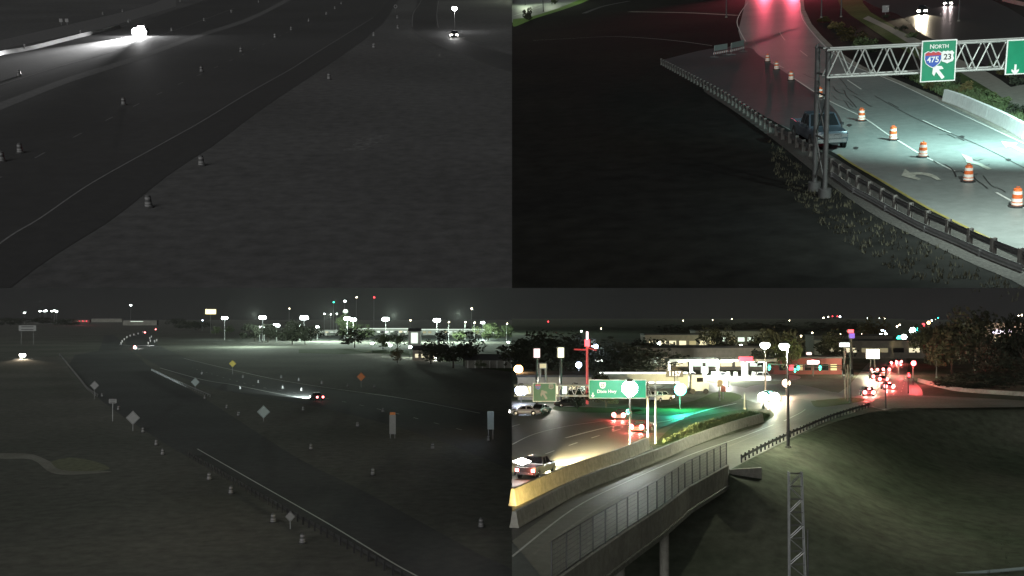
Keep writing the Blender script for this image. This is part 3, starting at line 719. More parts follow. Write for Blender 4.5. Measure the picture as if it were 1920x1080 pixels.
sheet(TR, [(962, 36), (1000, 30), (1050, 14), (1085, 0), (1110, -12), (1130, -12), (1090, 6), (1050, 20), (1005, 34), (985, 42), (963, 50)], Z(2), 'lit_lawn', mat('lit_lawn', (.10, .20, .03), .9, 0, .4, 1.2, .3))  # lamplight on this lawn put into a brighter green
band(TR, roadR, [(x + 7 + max(0, (x - 1560) * .03), y - 3) for x, y in roadR], Z(2), 'kerb_strip', conc_d)
# gravel verge below guardrail
band(TR, [(1320, 162), (1390, 197), (1450, 234), (1510, 265), (1575, 302), (1650, 349), (1740, 402), (1830, 447), (1930, 496), (2080, 570)], [(1320, 172), (1390, 218), (1450, 262), (1500, 302), (1560, 350), (1640, 405), (1720, 446), (1820, 494), (1930, 545), (2080, 660)], Z(2), 'gravel_verge', gravel)
line(TR, [(1572, 290), (1598, 308), (1650, 338), (1740, 391), (1830, 436), (1925, 484)], .17, Z(3), 'yellow_edge_line', yellow)
line(TR, [(1482, 143), (1535, 178), (1565, 195), (1620, 222), (1662, 251), (1690, 268), (1730, 292), (1790, 322)], .13, Z(3), 'lane_line', white)
line(TR, [(1868, 362), (1895, 377), (1925, 393)], .15, Z(3), 'lane_line', white)
line(TR, [(1462, 60), (1466, 68), (1472, 76)], .13, Z(3), 'lane_dash', white)
line(TR, [(1500, 95), (1514, 106)], .13, Z(3), 'lane_dash', white); line(TR, [(1588, 150), (1615, 168)], .13, Z(3), 'lane_dash', white)
line(TR, [(1730, 226), (1755, 238), (1783, 250)], .14, Z(3), 'lane_dash', white); line(TR, [(1665, 192), (1685, 203)], .06, Z(3), 'pavement_joint', black)
line(TR, [(1640, 180), (1700, 214), (1760, 242), (1840, 275), (1925, 318)], .06, Z(3), 'pavement_joint', asph_dk)
line(TR, [(1500, 5), (1504, 34), (1527, 66), (1556, 95), (1600, 124), (1650, 143), (1690, 160), (1740, 184), (1790, 209), (1850, 237), (1925, 272)], .14, Z(3), 'edge_line', white)
line(TR, [(1655, 133), (1700, 148), (1742, 166), (1775, 184), (1800, 197), (1850, 222), (1925, 258)], .14, Z(3), 'barrier_foot_line', white) if False else None
line(TR, [(1402, 5), (1388, 25), (1382, 42), (1388, 60), (1398, 78)], .16, Z(4), 'kerb_line', white)
line(TR, [(1402, 38), (1400, 50), (1406, 68), (1424, 95), (1434, 108)], .13, Z(3), 'inner_line', mat('dim_line_paint', (.32, .3, .28), .7, 0, .3, 3))
line(TR, [(1395, 38), (1450, 38), (1508, 38)], .35, Z(3), 'stop_line', MATS['dim_line_paint'])
line(TR, [(1450, 118), (1470, 128)], .13, Z(3), 'lane_dash', white)
def arrow(q, pts, name='lane_arrow', m=None):
    mb = MB(); P = [q.G(*p) for p in pts]; mb.quad([(p.x, p.y, Z(4)) for p in P]); return ground(mb, name, m or mat('arrow_paint', (.40, .42, .36), .6, 0, .35, 3), q)
arrow(TR, [(1690, 331), (1697, 318), (1706, 325), (1722, 324), (1742, 326), (1755, 331), (1765, 339), (1757, 339), (1745, 333), (1730, 329), (1718, 329), (1715, 332), (1727, 337), (1722, 339), (1706, 335)])
arrow(TR, [(1802, 289), (1822, 297), (1824, 303), (1840, 308), (1860, 318), (1852, 320), (1834, 311), (1812, 306), (1810, 300)])
arrow(TR, [(1877, 266), (1908, 270), (1902, 274), (1935, 290), (1930, 294), (1895, 276), (1886, 278)], m=white)
tar = mat('tar_seal', (.035, .036, .036), .5, 0, .2, 3)
rr_ = random.Random(4)
for k in range(16):
    f_ = rr_.random(); x = 1480 + 420 * f_; y = 120 + 210 * f_ + rr_.uniform(-10, 60); pts = [(x, y)]
    for i_ in range(4): x += rr_.uniform(4, 16); y += rr_.uniform(-3, 12); pts.append((x, y))
    if x < 1915: line(TR, pts, rr_.uniform(.04, .09), Z(3) + .002, 'tar_seam', tar, n=3)
for x, y in ((1890, 300), (1803, 257), (1604, 278), (1592, 235)): sheet(TR, [(x - 5, y), (x, y - 2), (x + 6, y), (x + 1, y + 3)], Z(3) + .004, 'tar_spot', tar)
# second road, path, median on the right
band(TR, [(1560, -42), (1575, 10), (1620, 45), (1680, 85), (1740, 120), (1810, 160), (1930, 235), (2080, 320)], [(1620, -42), (1620, 10), (1670, 45), (1725, 78), (1790, 115), (1850, 140), (1930, 180), (2080, 240)], Z(1), 'median_ground', c_grass)
band(TR, [(1618, 35), (1660, 55), (1710, 85), (1790, 130), (1850, 165), (1930, 215), (2080, 300)], [(1628, 30), (1680, 55), (1730, 78), (1800, 112), (1860, 140), (1930, 184), (2080, 250)], Z(2), 'sidewalk', walk)
band(TR, [(1600, -42), (1620, 2), (1690, 30), (1720, 58), (1790, 95), (1860, 128), (1940, 165), (2080, 225)], [(1800, -42), (1830, -20), (1860, 0), (1900, 20), (1960, 60), (1990, 90), (2020, 110), (2100, 150)], Z(1), 'wet_side_road', mat('wet_asphalt', (.045, .043, .042), .40, 0, .3, .9, .05))
sheet(TR, [(1890, 165), (1940, 160), (1960, 200), (1915, 195)], Z(3), 'paved_corner', walk)
barrier(TR, [(1772, 189), (1800, 199), (1840, 217), (1880, 236), (1930, 264)], 'brightly lit white concrete barrier at the right edge of the ramp', 1.0, .6, .28, mat('white_concrete', (.78, .79, .78), .7, 0, .1, 2), n=4)
barrier(TR, [(1880, 2), (1905, 8), (1940, 16)], 'pale railing wall in the top right corner', .8, .4, .2, conc, n=3)
guardrail(TR, [(1240, 122), (1262, 134), (1300, 155), (1355, 186), (1395, 213), (1447, 250), (1500, 281), (1560, 323), (1600, 352), (1635, 372), (1680, 398), (1732, 425), (1790, 450), (1852, 478), (1912, 502), (1990, 535)], 'steel guardrail on posts along the left edge of the ramp, upper right view', .62, 1.9, .86, side=.0, rail_m=steel_d, post_m=mat('post_timber_pale', (.13, .125, .115), .8, 0, .25, 4), postw=.2, double=False)
# lower cable rail seen behind the posts
guardrail(TR, [(1560, 333), (1600, 362), (1635, 381), (1680, 407), (1732, 434), (1790, 459), (1852, 487), (1930, 518)], 'low rail running just below the main guardrail in the upper right view', .22, 4.8, .3, side=0, rail_m=steel)
col_drums = [(1439, 116, 'farthest of the row, beside the barricade'), (1456, 131, 'second farthest of the row, whitish in the red light'), (1483, 151, 'third farthest of the row, red topped'), (1537, 184, 'hidden half behind the gantry posts'),
 (1615, 227, 'just right of the pickup truck'), (1674, 263, 'second to the right of the pickup truck'), (1730, 295, 'third to the right of the pickup truck'), (1815, 341, 'below the straight arrow on the road'), (1906, 388, 'nearest, at the right edge of the picture')]
for px, py, w in col_drums: drum(TR, px, py, 'orange and white traffic drum ' + w, 'orange drums closing the left lane')
# barricades
for (a, b, w) in (((1337, 108), (1365, 103), 'left'), ((1368, 103), (1396, 96), 'right')):
    pa, pb = TR.G(*a), TR.G(*b); c = (pa + pb) / 2; rz = math.atan2(pb.y - pa.y, pb.x - pa.x); L = (pb - pa).length
    t = thing('road_closure_barricade', 'grey panel over a striped barricade rail, the ' + w + ' of two closing the lane', 'barricade', TR, c, rz, 'barricades closing the lane')
    for x in (-L * .4, L * .4):
        MB().box((x, 0, .75), (.07, .07, 1.5)).obj('upright', steel, t); MB().box((x, 0, .04), (.08, 1.3, .08)).obj('foot', steel, t)
    MB().box((0, -.05, 1.25), (L * .86, .05, .75)).obj('panel', dimc, t)
    n = 7; rl = MB().box((0, -.06, .55), (L * .98, .04, .26)).obj('barricade_rail', swhite, t)
    for k in range(n):
        x = -L * .45 + L * .9 * k / (n - 1)
        MB().loft([[Vector((x - .12, -.09, .43)), Vector((x + .02, -.09, .43)), Vector((x + .14, -.09, .67)), Vector((x, -.09, .67))], [Vector((x - .12, -.075, .43)), Vector((x + .02, -.075, .43)), Vector((x + .14, -.075, .67)), Vector((x, -.075, .67))]]).obj('stripe', sred, rl)
# gantry
g1, g2 = TR.G(1527, 357), TR.G(1546, 370)
hg = TR.H(1546, 370, 97)
hg1 = TR.H(1527, 357, 90)
dist_t = TR.G(1546, 370).y
pL = TR.E(1546, 118, dist_t); zc = pL.z
t = thing('sign_gantry', 'steel truss sign gantry on twin posts spanning the ramp in the upper right view', 'sign gantry', TR, (g1 + g2) / 2); G0 = (g1 + g2) / 2
for gp, hh in ((g1, hg1), (g2, hg)):
    MB().tube(gp - G0, gp - G0 + Vector((0, 0, hh)), .135, n=12).obj('post', steel_d, t, True)
    MB().tube(gp - G0, gp - G0 + Vector((0, 0, .5)), .36, n=14).obj('footing', steel_d, t, True)
    MB().tube(gp - G0 + Vector((0, 0, hh)), gp - G0 + Vector((0, 0, hh + .25)), .2, .05, n=10).obj('post_cap', steel_d, t)
br = MB(); d12 = g2 - g1
for z0, z1 in ((.6, 3.2), (3.2, .6), (3.2, 5.6), (5.6, 3.2)):
    br.tube(g1 - G0 + Vector((0, 0, z0)), g2 - G0 + Vector((0, 0, z1)), .045, n=6)
for z in (3.2, 5.6, zc - .7, zc + .7): br.tube(g1 - G0 + Vector((0, 0, z)), g2 - G0 + Vector((0, 0, z)), .06, n=6)
br.obj('cross_brace', steel_d, t)
R1 = TR.E(1905, 103, TR.G(1546, 370).y * 1.0)
ang_target = TR.E(1900, 106, dist_t * .985)
A0 = Vector((pL.x, pL.y - .1, zc)) - G0; B0 = Vector((ang_target.x, ang_target.y, zc)) - G0; B0 = A0 + (B0 - A0) * 1.18
dT = (B0 - A0).normalized(); LT = (B0 - A0).length; sT = dT.cross(Vector((0, 0, 1)))
for s_, nm in ((.55, 1), (-.55, 1)):
    for z in (.72, -.72): MB().tube(A0 + sT * s_ + Vector((0, 0, z)), B0 + sT * s_ + Vector((0, 0, z)), .058, n=8).obj('chord', steel_w, t, True)
nb = 9
for i in range(nb):
    p, n_ = A0 + dT * LT * i / nb, A0 + dT * LT * (i + 1) / nb; md = (p + n_) / 2
    for s_ in (.55, -.55):
        MB().tube(p + sT * s_ + Vector((0, 0, -.72)), md + sT * s_ + Vector((0, 0, .72)), .04, n=6).obj('web_member', steel_w, t)
        MB().tube(md + sT * s_ + Vector((0, 0, .72)), n_ + sT * s_ + Vector((0, 0, -.72)), .04, n=6).obj('web_member', steel_w, t)
    MB().tube(p + sT * .55 + Vector((0, 0, -.72)), n_ - sT * .55 + Vector((0, 0, -.72)), .035, n=6).obj('web_member', steel_w, t)
def guide_sign(q, c, rz, w, h, label, m=green):
    t = thing('guide_sign', label, 'road sign', q, c, rz)
    MB().box((0, .03, 0), (w, .06, h)).obj('panel', swhite, t)
    MB().box((0, -.012, 0), (w - .13, .03, h - .13)).obj('face', m, t)
    for x in (-w * .3, w * .3): MB().box((x, .16, 0), (.09, .2, h * .96)).obj('bracket', steel, t)
    return t
sc_px = 2000 / dist_t * 1.0
rzT = math.atan2(dT.y, dT.x)
def gp(px, py, off=.85):
    # point on the near face of the truss at the given picture column / row
    s_ = 0
    for k in range(40):
        c = G0 + A0 + dT * s_ + sT * off; w_ = q_px(TR, c); s_ += (px - w_[0]) / sc_px * .7
    z = c.z
    for k in range(30):
        w_ = q_px(TR, Vector((c.x, c.y, z))); z -= (py - w_[1]) / sc_px * .7
    return Vector((c.x, c.y, z))
def q_px(q, p):
    v = (q.M @ Vector(p)) - CAMP; return 960 + F_PX * v.dot(R_) / v.dot(Fw), 540 + F_PX * v.dot(Dn) / v.dot(Fw)
c1 = gp(1760, 114); s1 = guide_sign(TR, c1, rzT, 62 / sc_px, 74 / sc_px, 'green overhead sign reading NORTH 475 23 with an arrow up left'); hS = 74 / sc_px; wS = 62 / sc_px
yF = -.035
text('N', .42 * hS / 2.9, swhite, s1, Matrix.Translation((-wS * .21, yF, hS * .345)) @ FACE); text('ORTH', .36 * hS / 2.9, swhite, s1, Matrix.Translation((wS * .06, yF, hS * .34)) @ FACE)
def shield(par, x, z, s, kind, num, yb=yF, dim=False):
    W_ = swhite if not dim else dimw
    if kind == 'I':
        pts = [(-.5, .34), (-.3, .44), (-.15, .38), (0, .46), (.15, .38), (.3, .44), (.5, .34), (.5, -.02), (.4, -.28), (.2, -.44), (0, -.54), (-.2, -.44), (-.4, -.28), (-.5, -.02)]
        T = lambda p: Vector((x + p.x * s, p.z + yb, z + p.y * s))
        o = MB().prism([(a * 1.1, b * 1.1) for a, b in pts], -.02, 0, T=T).obj('interstate_shield', W_, par)
        MB().prism(pts, -.028, -.021, T=T).obj('shield_field', sblue, o)
        MB().prism([(-.49, .33), (-.3, .43), (-.15, .37), (0, .45), (.15, .37), (.3, .43), (.49, .33), (.49, .2), (-.49, .2)], -.033, -.0285, T=T).obj('shield_top', sred, o)
        text(num, s * .5, W_, o, Matrix.Translation((x, yb - .036, z - s * .07)) @ FACE, depth=.004)
    else:
        pts = [(-.5, .3), (-.34, .48), (-.15, .42), (0, .48), (.15, .42), (.34, .48), (.5, .3), (.42, .12), (.5, -.15), (.42, -.36), (.2, -.42), (0, -.52), (-.2, -.42), (-.42, -.36), (-.5, -.15), (-.42, .12)]
        if kind == 'S': pts = [(-.45, .45), (.45, .45), (.48, .1), (.35, -.35), (0, -.5), (-.35, -.35), (-.48, .1)]
        T = lambda p: Vector((x + p.x * s, p.z + yb, z + p.y * s))
        o = MB().prism(pts, -.02, 0, T=T).obj('route_shield', W_, par)
        text(num, s * .62, black, o, Matrix.Translation((x, yb - .024, z - s * .02)) @ FACE, depth=.004)
shield(s1, -wS * .17, hS * .06, .82, 'I', '475'); shield(s1, wS * .24, hS * .09, .66, 'U', '23')
def arrow_part(par, x, z, s, ang, m=swhite, yb=yF):
    ca, sa = math.cos(ang), math.sin(ang)
    pts = [(-.1, -.5), (.1, -.5), (.1, .08), (.34, -.06), (.34, .14), (0, .5), (-.34, .14), (-.34, -.06), (-.1, .08)]
    T = lambda p: Vector((x + (p.x * ca - p.y * sa) * s, p.z + yb, z + (p.x * sa + p.y * ca) * s))
    MB().prism(pts, -.02, 0, T=T).obj('arrow', m, par)
arrow_part(s1, 0, -hS * .26, .88, math.radians(38))
wB = 140 / sc_px; hB = 62 / sc_px; c2 = gp(1962, 104)
s2 = guide_sign(TR, c2, rzT, wB, hB, 'green overhead sign with a small down arrow, cut by the right edge'); arrow_part(s2, -wB / 2 + .5, -hB * .36, .55, PI)
# pickup beside the guardrail
make_vehicle('pickup', TR, TR.G(1534, 268), TR.head((1490, 228), (1578, 276)), 'silver blue pickup truck stopped behind the gantry posts', 'pickup truck', p_silver).scale = (1.2, 1.2, 1.2)
# far cars on the wet side road
make_vehicle('suv', TR, TR.G(1729, 26), TR.head((1734, 10), (1724, 60)), 'car with bright headlights reflected on the wet side road', 'car', p_dark, 'H', watts=14000, headcol=(1, .85, .6))
make_vehicle('sedan', TR, TR.G(1778, 10), TR.head((1785, 0), (1765, 40)), 'car with pinkish headlights at the top edge, right of the brighter one', 'car', p_grey, 'H', watts=1500, headcol=(1, .8, .8))
# signal gantry beyond the top edge: its red lights colour the ramp
t = thing('traffic_signal', 'red traffic signals hung over the ramp at the top edge', 'traffic signal', TR, TR.G(1385, -10))
bz = TR.G(1385, -10); ez = TR.G(1520, -10); dz = ez - bz
MB().tube((0, 0, 0), (0, 0, 6.6), .14).obj('pole', steel_d, t); MB().tube((0, 0, 6.4), (dz.x, dz.y, 6.4), .09).obj('mast_arm', steel_d, t)
for f_ in (.38, .78):
    x, y = dz.x * f_, dz.y * f_
    h_ = MB().box((x, y, 6.0), (.4, .3, 1.1)).obj('signal_head', black, t)
    MB().tube((x, y - .16, 6.35), (x, y - .20, 6.35), .15, n=14).obj('red_lens', e_red, h_)
    lamp('red_signal_light', TR, (x, y - .6, 6.3), 52000, (1, .10, .17), 'SPOT', (x - 2, y - 50, 0), 84, .9, 1.6, t)
# street lights of the ramp
def ramp_light(px, py, label, watts, col, cone, aim, sd=-1):
    L1 = TR.G(px, py); t = thing('street_lamp', label, 'street lamp', TR, L1)
    MB().tube((0, 0, 0), (0, 0, 11.5), .14, .09).obj('pole', steel, t); MB().tube((0, 0, 11.3), (sd * 2.2, 0, 11.6), .05).obj('arm', steel, t)
    MB().box((sd * 2.6, 0, 11.6), (.8, .35, .16)).obj('lamp_head', steel, t); MB().box((sd * 2.6, 0, 11.5), (.6, .26, .03)).obj('lamp_lens', e_white, t)
    lamp('lamp_light', TR, (sd * 2.6, 0, 11.4), watts, col, 'SPOT', TR.G(*aim) - L1, cone, 1.0, .3, t)
ramp_light(2110, 470, 'tall street lamp right of the picture on the near side of the gantry', 20000, (.84, 1, .93), 150, (1960, 430))
ramp_light(2045, 300, 'tall street lamp right of the picture beyond the gantry', 62000, (.62, 1, .94), 124, (1905, 250))
for px, py, tp, w, cc, wt in ((1362, 33, -40, 'street pole left of the ramp at the top edge', (1, .7, .7), 0), (1540, 33, -60, 'left of two dark poles behind the median', (1, 1, .9), 0), (1577, 32, -60, 'right of two dark poles behind the median', (1, 1, .9), 0), (1797, 40, -60, 'dark pole right of the side road cars', (1, 1, .9), 0)):
    street_lamp(TR, px, py, tp, w, 'street pole', cc, steel_d, 0, arm=0, headr=.3)
panel_sign(TR, 1660, 28, 10, 1.4, 1.4, 'small grey sign back behind the median plants', alu, 1)
street_lamp(TR, 985, 10, -45, 'lot lamp standing in the lit parking lot', watts=30000, col=(.85, 1, .7), arm=0, headr=.4)
street_lamp(TR, 1035, 8, -55, 'lot lamp right of the lit parking lot', watts=16000, col=(.85, 1, .7), arm=0, headr=.4)
street_lamp(TR, 1019, 22, -8, 'thin dark pole on the lit lawn', watts=0, arm=0, headr=.2, em=steel_d)
bush(TR, TR.G(988, 38), 3.2, 3.6, 'dark round bush on the edge of the lit lawn', leaf_d); bush(TR, TR.G(1040, 8), 2.6, 3.0, 'small bush at the top of the lit lawn', leaf)
k = 0
for (px, py, h, w, m, lb) in ((1548, 42, 1.2, 3.4, leaf_y, 'first of the dry median bushes at the top'), (1566, 54, 1.3, 3.4, leaf_y, 'second dry median bush from the top'), (1585, 66, 1.5, 3.6, leaf_y, 'third dry median bush from the top'), (1604, 78, 1.6, 3.8, leaf_y, 'fourth dry median bush from the top'), (1622, 88, 1.5, 3.4, leaf, 'green bush at the lower end of the dry row'), (1640, 97, 1.2, 2.6, leaf_d, 'dark bush hidden by the gantry truss'),
    (1690, 56, .8, 2.0, leaf_d, 'low dark bush beside the sidewalk, farthest'), (1712, 70, .9, 2.4, leaf, 'low bush beside the sidewalk, middle'), (1700, 147, .9, 1.8, leaf_d, 'dark plant under the gantry left of the sign'), (1722, 152, 1.0, 1.9, leaf, 'green plant under the gantry left of the sign'), (1748, 168, .8, 1.5, leaf_y, 'dry plant below the green sign'), (1792, 160, 1.1, 1.8, leaf_d, 'dark plant right below the green sign'), (1810, 172, .9, 1.8, leaf_y, 'dry plant above the white barrier'), (1840, 185, .9, 2.2, leaf, 'green plant above the white barrier, left'), (1872, 200, .9, 2.4, leaf, 'green plant above the white barrier, middle'), (1904, 216, .9, 2.4, leaf_d, 'dark plant above the white barrier, right'),
    (1875, 130, 1.2, 2.6, leaf, 'green bush between the signs'), (1898, 146, 1.3, 2.8, leaf_y, 'dry bush under the right sign'), (1914, 158, 1.1, 2.4, leaf_d, 'dark bush at the right edge under the sign'), (1660, 34, .8, 2.2, leaf_d, 'low dark bush near the small sign')):
    bush(TR, TR.G(px, py), h, w, lb, m, 'bushes on the median')
def tuft(q, p, h, label, m):
    mb = MB(); rnd = random.Random(5)
    for k in range(70):
        a = rnd.random() * 6.28; e_ = rnd.uniform(.3, 1.2); L = h * rnd.uniform(.7, 1.2); d = Vector((math.cos(a) * math.sin(e_), math.sin(a) * math.sin(e_), math.cos(e_))); s_ = Vector((-math.sin(a), math.cos(a), 0)) * .04
        c = d * L * .6; e2 = d * L + Vector((0, 0, -.25 * L * math.sin(e_)))
        mb.quad([-s_, s_, c + s_, c - s_]); mb.v += [tuple(c - s_), tuple(c + s_), tuple(e2)]; i = len(mb.v) - 3; mb.f.append((i, i + 1, i + 2)); mb.mi.append(0)
    t = thing('ornamental_grass', label, 'plant', q, p); mb.obj('blades', m, t)
tuft(TR, TR.G(1773, 168), 1.7, 'bright spiky grass clump lit just below the green sign', mat('lit_blade', (.16, .22, .10), .7, 0, .3, 3)); tuft(TR, TR.G(1752, 162), 1.0, 'small spiky plant left of the bright grass clump', leaf)  # light on the bright clump put into a paler blade colour
tuft(TR, TR.G(1800, 178), 1.0, 'pale spiky plant right of the bright grass clump', leaf_y)
grass_stuff(TR, [(1700, 145), (1775, 184), (1860, 215), (1920, 238), (1920, 222), (1850, 185), (1760, 150)], 1500, .5, leaf, seed=5)
grass_stuff(TR, [(1440, 262), (1560, 352), (1640, 407), (1720, 448), (1920, 542), (1920, 575), (1700, 520), (1560, 440), (1450, 330)], 420, .22, mat('dry_verge_weeds', (.045, .043, .025), .9, 0, .4, 2), seed=8, wid=.03)
# ================================================================== BL : divided highway view
band(BL, [(196, 628), (205, 650), (150, 665), (118, 668), (140, 705), (195, 755), (260, 800), (340, 850), (480, 928), (620, 1005), (780, 1095), (960, 1200)], [(214, 628), (240, 650), (262, 675), (310, 705), (380, 745), (450, 790), (560, 860), (680, 920), (800, 985), (900, 1040), (990, 1090), (1010, 1200)], Z(1), 'left_carriageway', asph_bl)
band(BL, [(262, 620), (232, 640), (232, 650), (262, 665), (300, 688), (380, 722), (470, 742), (560, 756), (650, 776), (760, 805), (860, 840), (1000, 900)], [(280, 620), (290, 636), (300, 650), (345, 668), (400, 688), (470, 706), (560, 722), (650, 735), (740, 745), (830, 757), (900, 770), (1000, 795)], Z(1), 'right_carriageway', asph_bl)
line(BL, [(300, 690), (380, 712), (440, 722), (520, 738), (575, 747)], .4, Z(3), 'edge_line', white); line(BL, [(345, 672), (420, 690), (520, 712), (620, 728), (760, 748), (900, 775)], .4, Z(3), 'edge_line', white)
line(BL, [(360, 690), (470, 722), (560, 738), (700, 765), (900, 815)], .2, Z(3), 'lane_line', white, (3, 9))
line(BL, [(370, 842), (480, 905), (620, 985), (740, 1058), (800, 1090)], .2, Z(3), 'edge_line', white)
sheet(BL, [(0, 850), (60, 852), (100, 868), (140, 880), (210, 884), (140, 890), (95, 886), (60, 862), (0, 860)], Z(1), 'pale_path', conc_d)
sheet(BL, [(95, 866), (130, 858), (180, 866), (205, 880), (150, 884), (110, 880)], Z(2), 'dry_grass_patch', mat('dry_grass_patch', (.13, .14, .085), .95, 0, .4, 1, .2))
guardrail(BL, [(352, 856), (400, 884), (480, 932), (560, 978), (640, 1022), (720, 1068), (800, 1112)], 'long guardrail on close posts running to the bottom edge, lower left view', .62, 1.9, .85, rail_m=steel_d, post_m=steel_d)
guardrail(BL, [(112, 665), (130, 688), (148, 710), (165, 731), (185, 745)], 'guardrail left of the highway beyond the first diamond sign', .62, 3.8, .85, rail_m=steel_d, post_m=steel)
guardrail(BL, [(285, 695), (320, 712), (355, 728), (395, 745)], 'guardrail in the median of the lower left view', .62, 3.8, .85, rail_m=steel, post_m=steel)
guardrail(BL, [(224, 648), (250, 650), (290, 650)], 'pale guardrail across the far bend of the highway', .7, 6, .9, rail_m=steel, post_m=steel)
bl_dr = [(305, 853, 'left verge below the square sign, nearer of a pair'), (293, 835, 'left verge below the square sign, farther of a pair'), (268, 811, 'just below the second diamond sign'), (583, 843, 'middle of the left carriageway, upper'), (699, 891, 'middle of the left carriageway, lower'), (811, 842, 'between the two tall panels, lower'), (670, 800, 'left of the first tall panel'),
 (902, 989, 'alone near the lower right corner of the lower left view'), (567, 1019, 'beside the guardrail just below the lowest diamond sign'), (512, 980, 'beside the guardrail left of the lowest diamond sign'), (392, 900, 'at the upper part of the guardrail, first'), (433, 926, 'at the upper part of the guardrail, second'), (916, 827, 'below the right tall panel'),
 (334, 660, 'pale, at the bend of the right carriageway'), (484, 718, 'lit, on the right carriageway left of the pickup'), (530, 729, 'lit, on the right carriageway, nearer the pickup'), (565, 733, 'lit, right behind the pickup roof'), (527, 709, 'far side of the right carriageway, first from the left'), (560, 714, 'far side of the right carriageway, second'), (603, 720, 'far side of the right carriageway, third'), (652, 725, 'far side of the right carriageway, fourth'), (702, 727, 'far side of the right carriageway, fifth'),
 (718, 773, 'right of the pickup tail lights'), (455, 709, 'below the yellow diamond sign, left'), (450, 730, 'on the lit edge line'), (378, 702, 'left of the median diamond sign'), (568, 770, 'just below the pickup'), (384, 748, 'on the median, upper'), (425, 766, 'on the median below the diamond sign'), (447, 780, 'on the median, third down'), (112, 668, 'pale, at the far end of the left guardrail'), (222, 769, 'beside the square sign post'), (191, 744, 'right of the first diamond sign')]
for px, py, w in bl_dr: drum(BL, px, py, 'traffic drum ' + w, 'traffic drums in the lower left view', True)
for px, py, tp, m, s_, w in ((177, 748, 714, dimw, 1.7, 'grey diamond sign at the end of the far left guardrail'), (249, 808, 770, dimw, 1.9, 'grey diamond sign below the square sign on the left verge'), (366, 733, 708, dimc, 1.8, 'pale cyan diamond sign in the median'), (494, 790, 760, dimc, 1.9, 'pale cyan diamond sign between the two carriageways'), (544, 992, 959, dimw, .75, 'grey diamond sign on the near guardrail'), (677, 726, 698, amber, 1.9, 'orange diamond sign beyond the right carriageway'), (436, 702, 675, ochre, 1.9, 'dull yellow diamond sign beyond the bend')):
    diamond_sign(BL, px, py, tp, w, m, s_)
panel_sign(BL, 211, 790, 748, 1.6, .9, 'grey rectangular sign on the left verge between two diamond signs', dimw, 1, bars=2)
panel_sign(BL, 736, 822, 778, 1.15, 3.4, 'tall pale panel sign with an orange top plaque', dimw, 2, top_m=amber)
panel_sign(BL, 920, 824, 771, 1.15, 3.2, 'tall pale panel sign near the right edge of the lower left view', dimc, 2)
panel_sign(BL, 51, 645, 610, 13, 4.2, 'wide pale overhead highway board at the far left', dimw, 2, bars=2)
lo = make_vehicle('pickup', BL, BL.G(594, 750), BL.head((620, 757), (500, 727)), 'dark pickup with red tail lights driving away on the right carriageway', 'pickup truck', p_dark, 'BH', watts=160000, headcol=(.85, 1, .95), spot_deg=40)
MB().box((0, .3, 1.95), (1.5, 1.2, .1)).obj('roof_rack', mat('lit_white_rack', (.75, .8, .78), .5, 0, .05), lo)
for sd in (-1, 1): MB().lathe([(.1, -.1), (.28, 0), (.1, .1)], 10).obj('brake_lamp', e_tail_b, lo).matrix_local = Matrix.Translation((sd * .75, -2.98, .95)) @ Matrix.Rotation(PI / 2, 4, 'X')
v = make_vehicle('suv', BL, BL.G(42, 672), BL.head((42, 660), (44, 720)), 'oncoming car with warm headlights at the far left', 'car', p_dark, 'H', watts=24000, headcol=(1, .8, .55), spot_deg=28)
for sd in (-.9, .9): MB().lathe([(.2, -.2), (.75, 0), (.2, .2)], 12).obj('headlight_glare', e_head, v).matrix_local = Matrix.Translation((sd * .8, 2.5, 1.7)) @ Matrix.Rotation(PI / 2, 4, 'X')  # enlarged glowing discs added as headlight glare
for px, py, w in ((255, 654, 'on the bend, nearest'), (273, 625, 'beyond the bend, middle'), (293, 619, 'beyond the bend, farthest')):
    vv = make_vehicle('sedan', BL, BL.G(px, py), 0, 'distant car with red tail lights ' + w, 'car', p_dark, 'B')
    MB().lathe([(.2, -.2), (.8, 0), (.2, .2)], 10).obj('brake_lamp', e_tail_b, vv).matrix_local = Matrix.Translation((0, -2.5, 1.2)) @ Matrix.Rotation(PI / 2, 4, 'X')
lamp('headlight_beam', BL, BL.G(252, 655) + Vector((0, 4, 1)), 160000, (1, 1, .95), 'SPOT', BL.G(285, 636), 60, .9, .3)
for k, (px, py) in enumerate(((227, 646), (229, 642), (233, 638), (238, 634), (244, 631), (251, 629), (259, 627), (268, 624), (278, 646), (282, 641), (281, 636), (284, 633), (290, 642), (294, 640))):
    t = thing('delineator_post', 'small white reflector post on the ' + ('left' if k < 8 else 'right') + ' side of the far highway bend', 'marker post', BL, BL.G(px, py), 0, 'reflector posts on the far bend')
    MB().box((0, 0, .7), (.5, .2, 1.4)).obj('post', mat('reflector_white', (.8, .8, .8), .4, 0, .05), t); MB().box((0, -.12, 1.3), (.9, .1, .9)).obj('reflector', MATS['reflector_white'], t)
